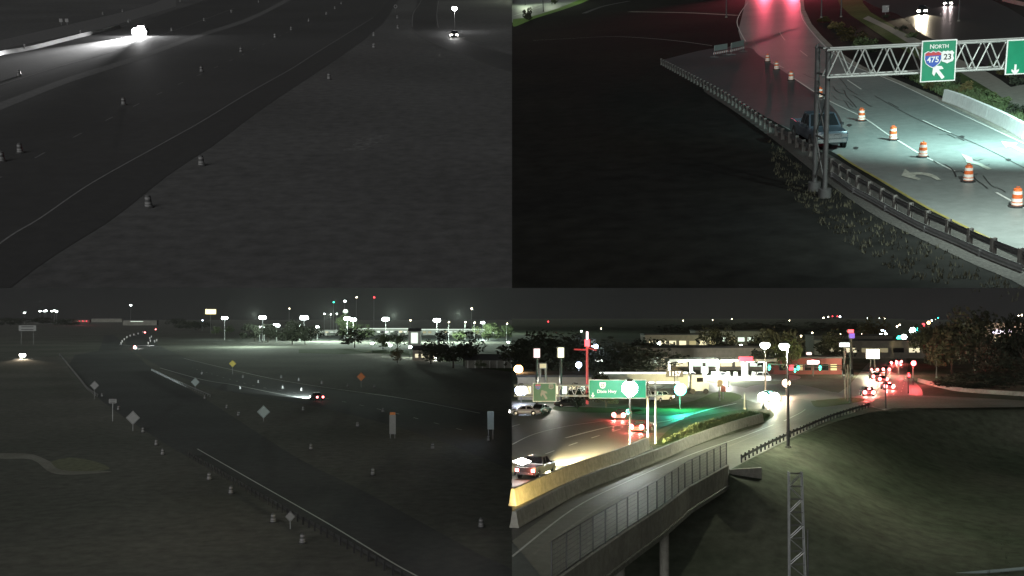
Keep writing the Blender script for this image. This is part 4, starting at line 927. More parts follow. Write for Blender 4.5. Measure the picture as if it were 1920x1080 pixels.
# far gantry boards, lit truck
for px, py, w, c in ((200, 612, 22, steel_d), (270, 614, 14, steel_d)): pass
b = building(BL, BL.G(152, 606), 0, 44, 12, 9, 'dark red lit shed on the far left horizon', wall_r, cat='building', name='warehouse'); windows(b, 1, 9, 42, 5, 3, -.06, [e_redstrip, steel_d, e_dim], 3.2, 2)
lamp('shed_light', BL, BL.G(152, 610) + Vector((6, 0, 10)), 26000, (1, .12, .2))
b = building(BL, BL.G(200, 604), 0, 90, 12, 10, 'low dark warehouse on the far horizon left of the highway bend', conc_d, name='warehouse')
b = building(BL, BL.G(262, 610), 0, 70, 12, 10, 'low grey building with a white light strip behind the bend', conc_d, name='warehouse'); MB().box((-6, -.3, 8), (26, .3, .9)).obj('light_strip', e_winc, b)
for i, (px, ty) in enumerate(((75, 583), (83, 583), (86, 582), (97, 583), (102, 582), (106, 584), (46, 586), (245, 572))):
    mast(BL, px, 600, ty, 'pinprick white light on the far left horizon', 'tiny horizon lights far left', n=2, size=1.6, ringr=1.0, dist=2600)
# lit lamps in a row
GM = 'tall lot lights in a row behind the field'
for px, by, ty, n, sz, w, wt in ((421, 637, 595, 6, .95, 'first, right of the yellow lit sign', 60000), (492, 642, 594, 6, 1.05, 'second, left of a lower one', 60000), (518, 640, 609, 6, 1.0, 'lower one between the second and the brightest', 40000), (570, 642, 594, 8, 1.35, 'brightest and largest of the row', 120000), (595, 636, 612, 3, .7, 'small low one right of the brightest', 20000), (651, 640, 596, 6, 1.0, 'left of the close pair', 60000), (662, 640, 598, 6, .95, 'right of the close pair', 60000), (723, 640, 597, 8, 1.15, 'alone above the long white roof', 90000), (819, 642, 599, 7, 1.1, 'alone above the white trailers on the right', 90000), (905, 636, 604, 3, .7, 'last and smallest at the right', 30000)):
    mast(BL, px, by, ty, 'tall white lot light, ' + w, GM, em=e_white, watts=wt * 1.7, ringr=1.3 if sz > .8 else .8, n=n, size=sz * 1.65, col=(.75, 1, .85))
for px, by, ty, w, em, sz in ((379, 620, 600, 'blue white lamp left of the yellow sign', e_blue, .9), (487, 640, 612, 'small low lamp left of the second tall light', e_white, .6), (495, 640, 613, 'small low lamp right below the second tall light', e_white, .6), (562, 640, 610, 'small low lamp under the brightest light', e_white, .7), (646, 620, 564, 'bright lamp highest above the close pair', e_white, 1.6), (647, 636, 582, 'glowing lamp just above the close pair', e_winc, 2.4), (625, 620, 566, 'green light high left of the close pair', e_green, 1.0), (608, 620, 588, 'first of three small white lights in a line', e_white, 1.0), (620, 620, 589, 'second of three small white lights in a line', e_white, .8), (631, 620, 588, 'third of three small white lights in a line', e_white, 1.0),
    (701, 615, 557, 'red warning light high on a mast', e_red, 1.5), (668, 615, 557, 'faint white light left of the red warning light', e_warm, .9), (769, 625, 600, 'faint lamp between the two single tall lights', e_warm, .8), (841, 640, 603, 'first of three faint lamps right of the last bright light', e_warm, .6), (872, 640, 603, 'second of three faint lamps right of the last bright light', e_warm, .6), (889, 640, 604, 'third of three faint lamps right of the last bright light', e_warm, .6), (884, 620, 578, 'small high light at the far right', e_warm, 1.1), (950, 640, 606, 'faint lamp at the right edge', e_warm, .6), (542, 620, 578, 'faint lamp high left of the brightest', e_warm, .7)):
    mast(BL, px, by, ty, w + ' in the lower left view', 'small lights around the lot', em=em, n=1, size=sz, ringr=.3)
t = thing('lit_pole_sign', 'square lit yellow sign on a tall pole left of the row of lot lights', 'sign', BL, BL.G(395, 625))
hh = BL.H(395, 625, 580); MB().tube((0, 0, 0), (0, 0, hh - 5), .5).obj('pole', steel_d, t); MB().box((0, 0, hh - 2.8), (13, 1, 6.2)).obj('sign_box', steel_d, t); MB().box((0, -.6, hh - 2.8), (12.4, .2, 5.6)).obj('lit_face', emit('lit_sign_face_yellow', (1, .86, .42), 2.4), t)
# truck park
def semi(q, p, rz, label, group, tm=wall_w, L=14.5):
    t = thing('semi_trailer', label, 'semi trailer', q, p, rz, group)
    MB().box((0, 0, 2.55), (L, 2.6, 2.9)).obj('trailer_box', tm, t); MB().box((L / 2 + 1.8, 0, 2.1), (2.4, 2.4, 3.0)).obj('tractor_cab', p_white, t); MB().box((L / 2 + 3.3, 0, 1.3), (1.2, 2.2, 1.5)).obj('bonnet', p_white, t)
    MB().box((L / 2 + 2.2, -1.22, 2.7), (1.2, .04, .8)).obj('side_window', glass, t)
    for x in (-L / 2 + 1.2, -L / 2 + 2.5, L / 2 + .8, L / 2 + 3.3):
        MB().tube((x, -1.3, .52), (x, 1.3, .52), .52, n=12).obj('wheel', rubber, t)
    return t
s0 = None
for i, px in enumerate((600, 617, 634, 700, 735, 752, 768, 784, 850, 880, 908)):
    lb = 'white semi trailer parked in the lit truck park, number %s from the left' % ('one two three four five six seven eight nine ten eleven'.split()[i])
    lb = 'white semi trailer in the lit truck park, ' + ('leftmost', 'second from the left', 'third from the left', 'left end under the long white roof', 'first of four close together', 'second of four close together', 'third of four close together', 'last of four close together', 'third from the right end', 'second from the right end', 'rightmost')[i]
    p = BL.G(px, 631 if i % 2 else 630)
    if s0 is None: s0 = semi(BL, p, 1.2, lb, 'parked semi trailers', mat('trailer_white', (.75, .78, .72), .6, 0, .1, 1))
    else: dup(s0, BL, p, 1.2 + (i % 3) * .1, lb, 'parked semi trailers')
b = building(BL, BL.G(722, 627), -.04, 62, 20, 6.5, 'long building with a white lit roof edge behind the trailers', wall_w, wall_w, name='truck_stop'); MB().box((0, -.8, 6.6), (60, .5, .6)).obj('light_strip', e_winc, b)
windows(b, 1, 12, 60, 3.6, 1.0, -.06, [e_winc, e_win, glass], 3.4, 2.2)
b = building(BL, BL.G(860, 628), 0, 86, 20, 6, 'long low white building at the right of the truck park', wall_w, wall_w, name='truck_stop'); MB().box((0, -.8, 6.1), (84, .5, .5)).obj('light_strip', e_winc, b)
windows(b, 1, 14, 80, 3.6, 1.0, -.06, [e_winc, e_dim, glass], 3.4, 2.2, skip=.2)
b = building(BL, BL.G(598, 629), 0, 46, 16, 5.5, 'white lit building behind the left trailers', wall_w, wall_w, name='truck_stop'); windows(b, 1, 8, 44, 3.6, 1.0, -.06, [e_winc, e_win], 3.4, 2.2)
lamp('lot_light', BL, BL.G(620, 640) + Vector((0, -6, 22)), 300000, (.8, 1, .82)); lamp('lot_light', BL, BL.G(740, 642) + Vector((0, -6, 22)), 380000, (.8, 1, .82)); lamp('lot_light', BL, BL.G(860, 642) + Vector((0, -6, 22)), 300000, (.8, 1, .82)); lamp('lot_light', BL, BL.G(480, 650) + Vector((0, -6, 22)), 160000, (.8, 1, .82))
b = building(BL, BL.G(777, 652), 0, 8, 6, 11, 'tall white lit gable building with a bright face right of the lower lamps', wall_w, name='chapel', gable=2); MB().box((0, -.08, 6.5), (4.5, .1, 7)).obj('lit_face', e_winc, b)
b = building(BL, BL.G(793, 676), -.1, 10, 8, 5, 'small house with a warm lit window beside the dark tree', brick_w, name='house', cat='house', gable=2); windows(b, 1, 3, 9, 3, .8, -.06, [e_win], 1.6, 1.8)
b = building(BL, BL.G(932, 690), 0, 26, 8, 3.2, 'low building with a row of columns at the right edge', conc_d, name='house', cat='house', gable=2.4)
for k in range(9): MB().tube((-12 + k * 3, -1.6, 0), (-12 + k * 3, -1.6, 3.1), .16, n=8).obj('column', wall_w, b)
t = thing('doorway_light', 'narrow bright white doorway light by the big dark tree', 'light', BL, BL.G(817, 676)); MB().box((0, 0, 1.6), (1.1, .2, 3.2)).obj('lit_panel', e_strip, t); MB().box((0, .14, 1.7), (1.5, .15, 3.6)).obj('frame', conc, t); lamp('door_light', BL, (0, -1, 2), 2500, (1, 1, .85), parent=t)
for px, by, ty, w, wt in ((698, 664, 643, 'left of three low lamps on the field edge', 9000), (732, 668, 647, 'middle of three low lamps on the field edge', 9000), (769, 671, 650, 'right of three low lamps, by the bright building', 12000), (889, 689, 670, 'lamp on the lawn by the columned building', 7000), (953, 655, 641, 'lamp at the right edge above the columned building', 4000)):
    street_lamp(BL, px, by, ty, w, 'lamp post', em=e_white, watts=wt, arm=0, headr=.9, group='low lamps behind the field', col=(.9, 1, .8), r=.1)
TG = 'trees around the truck park'
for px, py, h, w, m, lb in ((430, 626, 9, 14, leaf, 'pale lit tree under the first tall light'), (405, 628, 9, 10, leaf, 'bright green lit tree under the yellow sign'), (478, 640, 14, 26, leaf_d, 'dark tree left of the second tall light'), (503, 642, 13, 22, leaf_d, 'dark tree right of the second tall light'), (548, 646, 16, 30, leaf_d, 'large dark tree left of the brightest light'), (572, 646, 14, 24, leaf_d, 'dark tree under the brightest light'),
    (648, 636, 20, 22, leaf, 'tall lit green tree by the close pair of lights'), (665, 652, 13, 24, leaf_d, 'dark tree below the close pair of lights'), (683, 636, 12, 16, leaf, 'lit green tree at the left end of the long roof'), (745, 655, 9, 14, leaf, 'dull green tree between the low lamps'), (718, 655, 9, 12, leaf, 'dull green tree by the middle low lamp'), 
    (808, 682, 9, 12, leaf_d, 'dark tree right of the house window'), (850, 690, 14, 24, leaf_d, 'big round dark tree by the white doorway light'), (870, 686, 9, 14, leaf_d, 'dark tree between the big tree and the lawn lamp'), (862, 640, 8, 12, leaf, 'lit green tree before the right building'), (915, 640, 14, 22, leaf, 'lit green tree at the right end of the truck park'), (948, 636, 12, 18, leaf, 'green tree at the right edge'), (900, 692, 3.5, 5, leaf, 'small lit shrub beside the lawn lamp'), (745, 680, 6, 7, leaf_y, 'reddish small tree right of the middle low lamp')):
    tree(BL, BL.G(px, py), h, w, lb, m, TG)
for i, (px, py, h, w) in enumerate(((20, 612, 16, 60), (75, 610, 15, 70), (125, 612, 14, 50), (330, 612, 14, 40), (350, 618, 12, 36), (372, 622, 13, 34))):
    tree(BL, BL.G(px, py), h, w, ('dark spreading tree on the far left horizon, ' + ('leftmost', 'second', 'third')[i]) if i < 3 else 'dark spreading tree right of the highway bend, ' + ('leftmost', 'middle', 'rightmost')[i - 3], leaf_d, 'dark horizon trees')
band(BL, [(560, 662), (640, 664), (700, 662), (760, 666), (830, 678), (900, 690), (980, 700)], [(560, 655), (640, 654), (700, 654), (760, 656), (830, 662), (900, 675), (980, 682)], Z(1), 'lit_lawn', c_grass)
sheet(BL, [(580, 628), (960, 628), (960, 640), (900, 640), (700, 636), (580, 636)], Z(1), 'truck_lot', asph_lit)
0 and grass_stuff(BL, [(0, 900), (340, 880), (480, 960), (700, 1090), (0, 1090)], 2600, .28, b_grass, seed=11, wid=.035)

# ================================================================== BR : interchange view
# main roads (pixels on the raised ground)
band(BR, [(960, 752), (1040, 758), (1130, 762), (1180, 768), (1240, 772), (1300, 768), (1340, 762)], [(960, 918), (1020, 896), (1060, 880), (1110, 860), (1160, 840), (1200, 822), (1228, 806)], Z(1), 'far_carriageway', asph_br)
band(BR, [(960, 950), (1060, 902), (1150, 865), (1222, 836)], [(960, 1020), (1085, 930), (1150, 897), (1235, 864)], Z(1), 'middle_carriageway', asph_br)
band(BR, [(960, 1015), (1085, 925), (1150, 895), (1235, 862), (1330, 828), (1400, 806), (1445, 788), (1452, 770), (1440, 756), (1420, 748)], [(1030, 1100), (1172, 1012), (1285, 930), (1360, 886), (1420, 854), (1500, 814), (1560, 786), (1620, 768), (1610, 758), (1590, 750)], Z(2), 'ramp_road', mat('ramp_concrete', (.20, .20, .165), .55, 0, .2, 1.2, .06, 9, (.8, .8, .78), .08))
sheet(BR, [(1385, 735), (1420, 722), (1500, 722), (1560, 735), (1610, 742), (1640, 760), (1600, 765), (1520, 768), (1460, 768), (1440, 758), (1400, 750)], Z(3), 'intersection', asph)
band(BR, [(1560, 744), (1590, 724), (1620, 690), (1650, 660), (1680, 640), (1730, 612)], [(1660, 770), (1730, 742), (1702, 700), (1700, 665), (1712, 640), (1742, 612)], Z(2), 'avenue', asph_lit)
band(BR, [(1255, 712), (1320, 716), (1400, 728), (1440, 740)], [(1255, 728), (1330, 734), (1385, 746), (1420, 756)], Z(2), 'cross_street', asph)
sheet(BR, [(1180, 700), (1300, 702), (1450, 702), (1500, 706), (1480, 714), (1380, 714), (1280, 712), (1180, 712)], Z(2), 'forecourt', asph_lit)
sheet(BR, [(1226, 834), (1262, 800), (1300, 784), (1400, 768), (1448, 772), (1440, 788), (1370, 804), (1300, 818), (1250, 834)], Z(4), 'grass_island', c_grass)
sheet(BR, [(1150, 772), (1230, 764), (1300, 752), (1350, 734), (1392, 745), (1340, 764), (1250, 780)], Z(4), 'grass_triangle', c_grass)
sheet(BR, [(1040, 762), (1130, 765), (1200, 768), (1180, 774), (1100, 774), (1040, 770)], Z(4), 'grass_verge', c_grass)
sheet(BR, [(1520, 752), (1600, 746), (1620, 752), (1560, 762), (1530, 764)], Z(5), 'grass_corner', c_grass)
sheet(BR, [(1640, 746), (1720, 742), (1920, 752), (1980, 762), (1700, 766), (1640, 764)], Z(5), 'wide_verge', conc_d)
line(BR, [(1060, 822), (1150, 800), (1250, 790), (1330, 768), (1380, 757)], .35, Z(5), 'kerb_line', white)
line(BR, [(960, 834), (1000, 815), (1060, 800), (1130, 790)], .2, Z(3), 'lane_line', white); line(BR, [(960, 800), (1000, 790), (1060, 782)], .2, Z(3), 'lane_line', white, (3, 6)); line(BR, [(975, 870), (1060, 838), (1140, 812), (1200, 795)], .18, Z(3), 'lane_line', white, (3, 5))
line(BR, [(1000, 1040), (1110, 962), (1200, 912), (1290, 868), (1380, 832), (1450, 804), (1510, 780), (1530, 768)], .2, Z(4), 'edge_line', conc); line(BR, [(960, 1045), (1075, 955), (1180, 902), (1290, 855), (1390, 820), (1450, 797)], .16, Z(4), 'lane_line', white)
line(BR, [(1440, 768), (1448, 752), (1470, 745), (1530, 752)], .2, Z(5), 'curved_line', white); line(BR, [(1470, 790), (1500, 775), (1510, 768)], .2, Z(5), 'lane_line', white)
line(BR, [(1640, 735), (1668, 700), (1690, 665), (1705, 645)], .3, Z(5), 'avenue_line', white); line(BR, [(1690, 735), (1700, 700), (1700, 668)], .2, Z(5), 'avenue_line', white, (3, 6))
barrier(BR, [(961, 949), (1060, 903), (1150, 870), (1216, 842)], 'concrete barrier lit by headlights between the two left carriageways', 1.35, .7, .25, conc, n=4)
barrier(BR, [(964, 990), (1020, 958), (1080, 925), (1150, 896), (1235, 862), (1300, 834), (1370, 808), (1430, 790)], 'pale concrete wall along the left edge of the ramp', 1.15, .7, .3, conc, n=4)
guardrail(BR, [(1392, 868), (1420, 852), (1460, 832), (1500, 813), (1560, 787), (1632, 764)], 'dark guardrail along the right edge of the ramp road', .6, 1.9, .85, side=.1, rail_m=steel_d, post_m=steel_d, postw=.12)
barrier(BR, [(1722, 716), (1760, 726), (1800, 734), (1860, 739), (1925, 743)], 'pale curved wall on the far right verge', .8, .5, .3, conc, n=5)
# lattice tower
tb = Vector(BL.G(1497, 1130)); q = BL
dT_ = 62
t1 = BL.E(1480, 885, dT_); t2 = BL.E(1504, 885, dT_)
t = thing('lattice_tower', 'bare steel lattice mast rising from the bottom edge of the lower right view', 'lattice tower', BL, Vector((t1.x, dT_, 0)))
hh = t1.z; lw = t2.x - t1.x; ww = lw * 1.5
def leg(x0, y0, x1, y1, z1=hh): MB().tube((x0, y0, 0), (x1, y1, z1), .042, .04, 8).obj('leg', steel, t, True)
for (a, b) in ((0, 0), (1, 0), (0, 1), (1, 1)): leg(a * ww, b * .35, a * lw, b * .3)
zz = 0; k = 0; m = MB()
while zz < hh - .3:
    z2 = min(hh - .1, zz + .75 if zz > 6.3 else zz + 1.7); f1, f2 = zz / hh, z2 / hh; xa, xb = ww + (lw - ww) * f1, ww + (lw - ww) * f2
    for y in (0, .32):
        p = ((0, y, zz), (xb, y, z2)) if k % 2 else ((xa, y, zz), (0, y, z2))
        MB().tube(*p, .028, n=5).obj('brace', steel, t); MB().tube((0, y, z2), (xb, y, z2), .022, n=5).obj('brace', steel_d, t)
    zz = z2; k += 1
MB().tube((lw + .35, .2, 0), (lw + .35, .2, hh * .74), .05, n=8).obj('conduit', steel_d, t)
t = thing('gate_rail', 'pale metal rail crossing the bottom right corner', 'rail', BL, BL.G(1800, 1083)); a, b2 = BL.G(1740, 1086), BL.G(1950, 1070); o_ = BL.G(1800, 1083)
MB().tube(a - o_ + Vector((0, 0, .2)), b2 - o_ + Vector((0, 0, .3)), .14, n=10).obj('rail', dimc, t)
MB().lathe([(.1, 0), (.22, .1), (.2, .3), (.05, .42)], 10, BL.G(1709, 1090) - o_).obj('cap', conc, t)
# sign gantry of the lower right view
gA = BR.G(1222, 832)
zc2 = BR.E(1222, 732, gA.y).z
t = thing('sign_gantry', 'steel truss gantry carrying the left green highway boards of the lower right view', 'sign gantry', BR, gA)
for dx in (-.45, .45): MB().tube((dx, 0, 0), (dx, 0, zc2 + 1.0), .14, n=10).obj('post', alu, t, True)
L_ = gA.x - BR.E(964, 732, gA.y).x
lat = []
for s_ in (.5, -.5):
    for z in (.6, -.6): MB().tube((1.2, s_, zc2 + z), (-L_, s_ - .5, zc2 + z), .075, n=8).obj('chord', steel_w, t, True)
for i in range(16):
    x0, x1 = -L_ * i / 16, -L_ * (i + 1) / 16; xm = (x0 + x1) / 2
    MB().tube((x0, -.5, zc2 - .6), (xm, -.5, zc2 + .6), .04, n=5).obj('web_member', steel_w, t); MB().tube((xm, -.5, zc2 + .6), (x1, -.5, zc2 - .6), .04, n=5).obj('web_member', steel_w, t)
for k in range(4): MB().tube((-.9 + k * .1, -.6, zc2 - .4 + .35 * k), (1.4, -.6, zc2 + .5 - .3 * k), .035, n=5).obj('cross_brace', steel_d, t)
d_ = gA.y - 1.3; spx = 2000 / d_ 
def board(x0, y0, x1, y1, label, m):
    a, b_ = BR.E(x0, y0, d_), BR.E(x1, y1, d_); c = (a + b_) / 2
    return guide_sign(BR, c, 0, b_.x - a.x, a.z - b_.z, label, m), b_.x - a.x, a.z - b_.z
sb, wS2, hS2 = board(1104, 712, 1212, 747, 'long green board reading Dixie Hwy with a 25 shield beside the glaring light', mat('sign_green_mid', (.0, .26, .15), .5, 0, .07))
shield(sb, -wS2 * .26, hS2 * .20, hS2 * .36, 'S', '25'); text('Dixie Hwy', hS2 * .24, swhite, sb, Matrix.Translation((-wS2 * .19, yF, -hS2 * .13)) @ FACE); arrow_part(sb, -wS2 * .43, -hS2 * .32, hS2 * .26, PI)
sb, wS3, hS3 = board(999, 718, 1043, 753, 'dim green board with a faint arrow at the left edge, lower right view', green_d)
shield(sb, wS3 * .28, hS3 * .3, .6, 'U', '23', dim=True); shield(sb, -wS3 * .28, hS3 * .3, .6, 'I', '475', dim=True); arrow_part(sb, -wS3 * .02, -hS3 * .12, 1.2, .5, dimw)
# lamps and poles
def glare(q, px, py, top, dist_py, w, cat, em, sz, watts, col, n=1, pole=True, name='floodlight_pole', group=None):
    b = q.G(px, dist_py); hh = q.E(px, top, b.y).z; t = thing(name, w, cat, q, b, 0, group)
    MB().tube((0, 0, 0), (0, 0, max(.2, hh)), .11, n=8).obj('pole', steel_d, t)
    MB().lathe([(sz * .4, -sz), (sz, -sz * .35), (sz, sz * .35), (sz * .4, sz)], 16, (0, -.1, hh)).obj('lamp_lens', em, t, True)
    MB().lathe([(sz * .6, sz * .9), (sz * .3, sz * 1.2)], 10, (0, -.1, hh)).obj('lamp_cap', steel_d, t)
    if watts: lamp('lamp_light', q, (0, -sz - .3, hh), watts, col, rad=.3, parent=t)
    return t
glare(BR, 1181, 0, 728, 846, 'glaring white floodlight in front of the long green board', 'floodlight', emit('glare_white', (.9, 1, 1), 60), .85, 1300, (.95, 1, .85))
street_lamp(BR, 1478, 840, 648, 'tall dark light pole standing on the right verge of the ramp', em=e_white, watts=27000, arm=.4, adir=-1, headr=.6, col=(.97, 1, .72), r=.16)
street_lamp(BR, 1435, 742, 646, 'tall light left of the nearest tall pole', em=e_white, watts=26000, arm=0, headr=.95, col=(.85, 1, .75), r=.14)
glare(BR, 1474, 0, 718, 742, 'reddish white beacon lamp on the dark pole by the ramp', 'lamp', emit('beacon_pink', (1, .6, .45), 14), .7, 2500, (1, .6, .4))
glare(BR, 972, 0, 692, 742, 'orange lamp at the left edge of the lower right view', 'lamp', e_orange, .8, 900, (1, .6, .3))
glare(BR, 977, 0, 732, 756, 'bluish white flood at the left edge under the orange lamp', 'floodlight', e_blue, 1.0, 700, (.8, .9, 1))
glare(BR, 1115, 0, 650, 712, 'higher blue white lamp right of the red glowing pole', 'lamp', e_blue, .75, 1500, (.7, .8, 1)); glare(BR, 1085, 0, 684, 718, 'lower blue white lamp left of the red glowing pole', 'lamp', e_blue, .65, 1500, (.7, .8, 1))
glare(BR, 1235, 0, 644, 690, 'small white lamp above the dark hill', 'lamp', e_white, .5, 0, (1, 1, 1)); glare(BR, 1389, 0, 649, 690, 'small white lamp left of the tall lights', 'lamp', e_white, .5, 0, (1, 1, 1))
# price poles
def pole_sign(px, by, x0, y0, x1, y1, lb, em, pm=steel_d, legs=1):
    b = BR.G(px, by); a, c = BR.E(x0, y0, b.y), BR.E(x1, y1, b.y); t = thing('lit_pole_sign', lb, 'sign', BR, b); w, h = c.x - a.x, a.z - c.z; xm = (a.x + c.x) / 2 - b.x
    for k in range(legs): MB().tube((xm + (k - (legs - 1) / 2) * 1.4, 0, 0), (xm + (k - (legs - 1) / 2) * .9, 0, c.z), .2, n=8).obj('pole', pm, t)
    MB().box((xm, .1, (a.z + c.z) / 2), (w + .3, .5, h + .3)).obj('sign_box', steel_d, t); MB().box((xm, -.2, (a.z + c.z) / 2), (w, .1, h)).obj('lit_face', em, t); return t
pole_sign(1007, 762, 1001, 654, 1012, 670, 'small pink white lit sign on a pole behind the dim green board', e_pink); pole_sign(1052, 762, 1046, 652, 1057, 670, 'small cream lit sign on a tall pole', e_cream)
pole_sign(1020, 752, 1012, 682, 1024, 690, 'dull timber frame sign behind the dim green board', e_dim, conc_d, 2)
t = thing('red_glow_pole', 'tall red glowing pole with a bright red box near its top', 'pole', BR, BR.G(1101, 758)); hp = BR.H(1101, 758, 624)
MB().tube((0, 0, 0), (0, 0, hp), (.24), .18, n=10).obj('pole', e_redl, t, True); MB().box((0, -.3, BR.H(1101, 758, 643)), (.8, .5, 1.1)).obj('lamp_box', e_red, t); MB().box((0, -.3, BR.H(1101, 758, 629)), (.35, .5, 1.3)).obj('antenna_panel', e_pink, t)  # red light on the pole and its parts put in as emission
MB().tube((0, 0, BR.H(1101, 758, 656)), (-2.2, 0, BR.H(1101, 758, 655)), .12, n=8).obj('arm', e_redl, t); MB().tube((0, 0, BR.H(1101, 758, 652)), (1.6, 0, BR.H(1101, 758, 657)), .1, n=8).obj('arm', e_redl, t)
# fuel station
p = BR.G(1348, 712)
t = thing('fuel_station', 'white lit fuel station canopy over pumps with a red band', 'fuel station', BR, p); s8 = 2000 / p.y
def sx_(px): return (px - 1348) / s8
zt, zb_ = BR.H(1348, 712, 673), BR.H(1348, 712, 678)
MB().box((sx_(1300), 3, (zt + zb_) / 2), (92 / s8, 8, zt - zb_)).obj('canopy', wall_w, t); MB().box((sx_(1402), 3, (zt + zb_) / 2), (104 / s8, 8.2, zt - zb_)).obj('canopy', conc_d, t)
MB().box((sx_(1396), -1.3, (zt + zb_) / 2 + .3), (26 / s8, .4, 1.1)).obj('red_fascia', e_redstrip, t)
for px in (1258, 1300, 1350, 1398, 1440): MB().box((sx_(px), 3, zb_ / 2), (.6, .6, zb_)).obj('column', wall_w, t)
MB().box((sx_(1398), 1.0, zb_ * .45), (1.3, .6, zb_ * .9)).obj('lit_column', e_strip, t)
for px in (1270, 1286, 1322, 1338, 1366, 1380, 1414, 1428):
    o = MB().box((sx_(px), .5, .9), (.8, .6, 1.8)).obj('fuel_pump', wall_w, t); MB().box((sx_(px), .16, 1.4), (.6, .06, .5)).obj('pump_screen', e_winc, o)
for px in (1280, 1320, 1355, 1370, 1410, 1432): MB().box((sx_(px), 2, zb_ - .08), (1.6, 1.6, .1)).obj('canopy_lamp', e_white, t)
lamp('canopy_light', BR, (sx_(1300), 1, zb_ - .6), 16000, (1, 1, .85), parent=t); lamp('canopy_light', BR, (sx_(1400), 1, zb_ - .6), 26000, (1, 1, .85), parent=t); lamp('canopy_light', BR, (sx_(1350), -5, zb_ - .6), 15000, (1, 1, .85), parent=t)
MB().box((sx_(1355), -2.6, .45), (170 / s8, .3, .9)).obj('glow_kerb_strip', emit('glow_strip_white', (1, 1, .93), 1.3), t)  # added glowing strip stands in for the bright line across the forecourt
b = building(BR, BR.G(1320, 694), 0, 34, 14, 6, 'shop building behind the fuel station', brick_w, name='shop'); windows(b, 1, 8, 32, 3.2, .6, -.06, [e_win, e_winc], 3.2, 2.4)
pole_sign(1320, 706, 1315, 688, 1327, 699, 'small square lit white sign between the pumps', e_strip)
for px, py, lb in ((1288, 712, 'white car parked at the left pumps'), (1344, 712, 'white car parked between the pumps'), (1424, 712, 'white car parked at the right pumps')):
    make_vehicle('suv', BR, BR.G(px, py), PI / 2, lb, 'car', p_white, 'h')
# lit tanker / long trailer
sm = semi(BR, BR.G(1205, 738), 0, 'long grey trailer truck passing behind the green board', None, mat('trailer_dim', (.34, .36, .34), .6, 0, .1, 1), 17)
MB().box((0, -1.36, 4.0), (16.5, .06, .22)).obj('light_strip', e_strip, sm); MB().box((-1, -1.36, 2.2), (15.5, .06, .16)).obj('light_strip', e_strip, sm)
t = thing('price_board', 'row of small white lit price digits left of the green signal', 'sign', BR, BR.G(1265, 742)); hq = BR.H(1265, 742, 701)
MB().box((0, .1, hq), (3.2, .2, 1.2)).obj('sign_box', steel_d, t); MB().tube((0, 0, 0), (0, 0, hq), .08).obj('pole', steel_d, t)
text('1157', 1.15, emit('digit_white', (1, .95, .95), 1.6), t, Matrix.Translation((0, -.02, hq)) @ FACE)
# green signal etc
def signal(px, by, top, lb, em, arm=0, armdir=-1, watts=1500, col=(.1, 1, .6), heads=(1,), rr=.35, group=None):
    b = BR.G(px, by); hh = BR.H(px, by, top); t = thing('traffic_signal', lb, 'traffic signal', BR, b, 0, group)
    MB().tube((0, 0, 0), (0, 0, hh + .4), .12, n=8).obj('pole', steel_d, t)
    if arm: MB().tube((0, 0, hh + .2), (armdir * arm, 0, hh + .5), .1, .06, n=8).obj('mast_arm', steel_d, t)
    for f_ in heads:
        x = armdir * arm * f_ if arm else 0
        h_ = MB().box((x, -.1, hh), (.42, .3, 1.2)).obj('signal_head', black, t)
        for k, z in enumerate((.38, 0, -.38)): MB().tube((x, -.26, hh + z), (x, -.3, hh + z), .15, n=12).obj('signal_lens', em if k == (0 if em is e_red else 2) else black, h_)
        if em and rr: MB().lathe([(.05, -.5), (rr, 0), (.05, .5)], 12).obj('lit_lens', em, h_).matrix_local = Matrix.Translation((x, -.42, hh)) @ Matrix.Rotation(PI / 2, 4, 'X')
    if watts: lamp('signal_light', BR, (armdir * arm * heads[0] if arm else 0, -1.2, hh), watts, col, parent=t)
    return t
signal(1275, 768, 730, 'glowing green traffic signal beside the grass triangle', emit('signal_green_hot', (.1, 1, .7), 22), watts=6000, col=(.05, 1, .6), rr=.95)
signal(1590, 752, 688, 'tall signal pole with a long mast arm to the left over the intersection', e_green, arm=14, heads=(.98, .62, .35), watts=600, rr=.22)
signal(1585, 748, 692, 'second signal pole with a slightly lower mast arm', e_green, arm=10, heads=(.9,), watts=0, rr=.15)
signal(1661, 766, 699, 'dark signal pole right of the queue with a mast arm to the left', None, arm=7.5, heads=(.9, .72), watts=0, rr=0)
signal(1703, 738, 704, 'slim pole with a red light right of the avenue', e_red, watts=500, col=(1, .1, .1), rr=.3); signal(1712, 722, 681, 'red signal glowing farther up the right side of the avenue', emit('signal_red_hot', (1, .12, .14), 16), watts=3000, col=(1, .1, .1), rr=.55); signal(1685, 704, 681, 'red signal left of the glowing one on the avenue', e_red, watts=1500, col=(1, .1, .1), rr=.5)
street_lamp(BR, 1595, 756, 640, 'very tall dark pole at the intersection corner', watts=0, arm=0, headr=.2, em=steel_d)
pole_sign(1586, 712, 1574, 643, 1592, 650, 'small bluish white lit sign above the signal poles', emit('lit_sign_blue_white', (.85, .95, 1), 4))
pole_sign(1634, 700, 1624, 655, 1648, 672, 'big glaring yellow white sign at the avenue', emit('lit_sign_glare', (1, .97, .8), 9), legs=2); lamp('sign_glow', BR, BR.G(1634, 706) + Vector((0, 0, 5)), 9000, (1, .9, .6))
pole_sign(1596, 690, 1590, 618, 1600, 624, 'red lit tower sign over the avenue', e_red); pole_sign(1599, 692, 1592, 625, 1602, 634, 'violet and yellow lit tower sign under the red one', emit('lit_violet', (.35, .2, 1), .7))
pole_sign(1516, 700, 1512, 661, 1521, 665, 'small pink lit sign left of the intersection, higher', e_pink); pole_sign(1524, 706, 1513, 676, 1536, 683, 'wide pink lit sign left of the intersection, lower', e_pink)
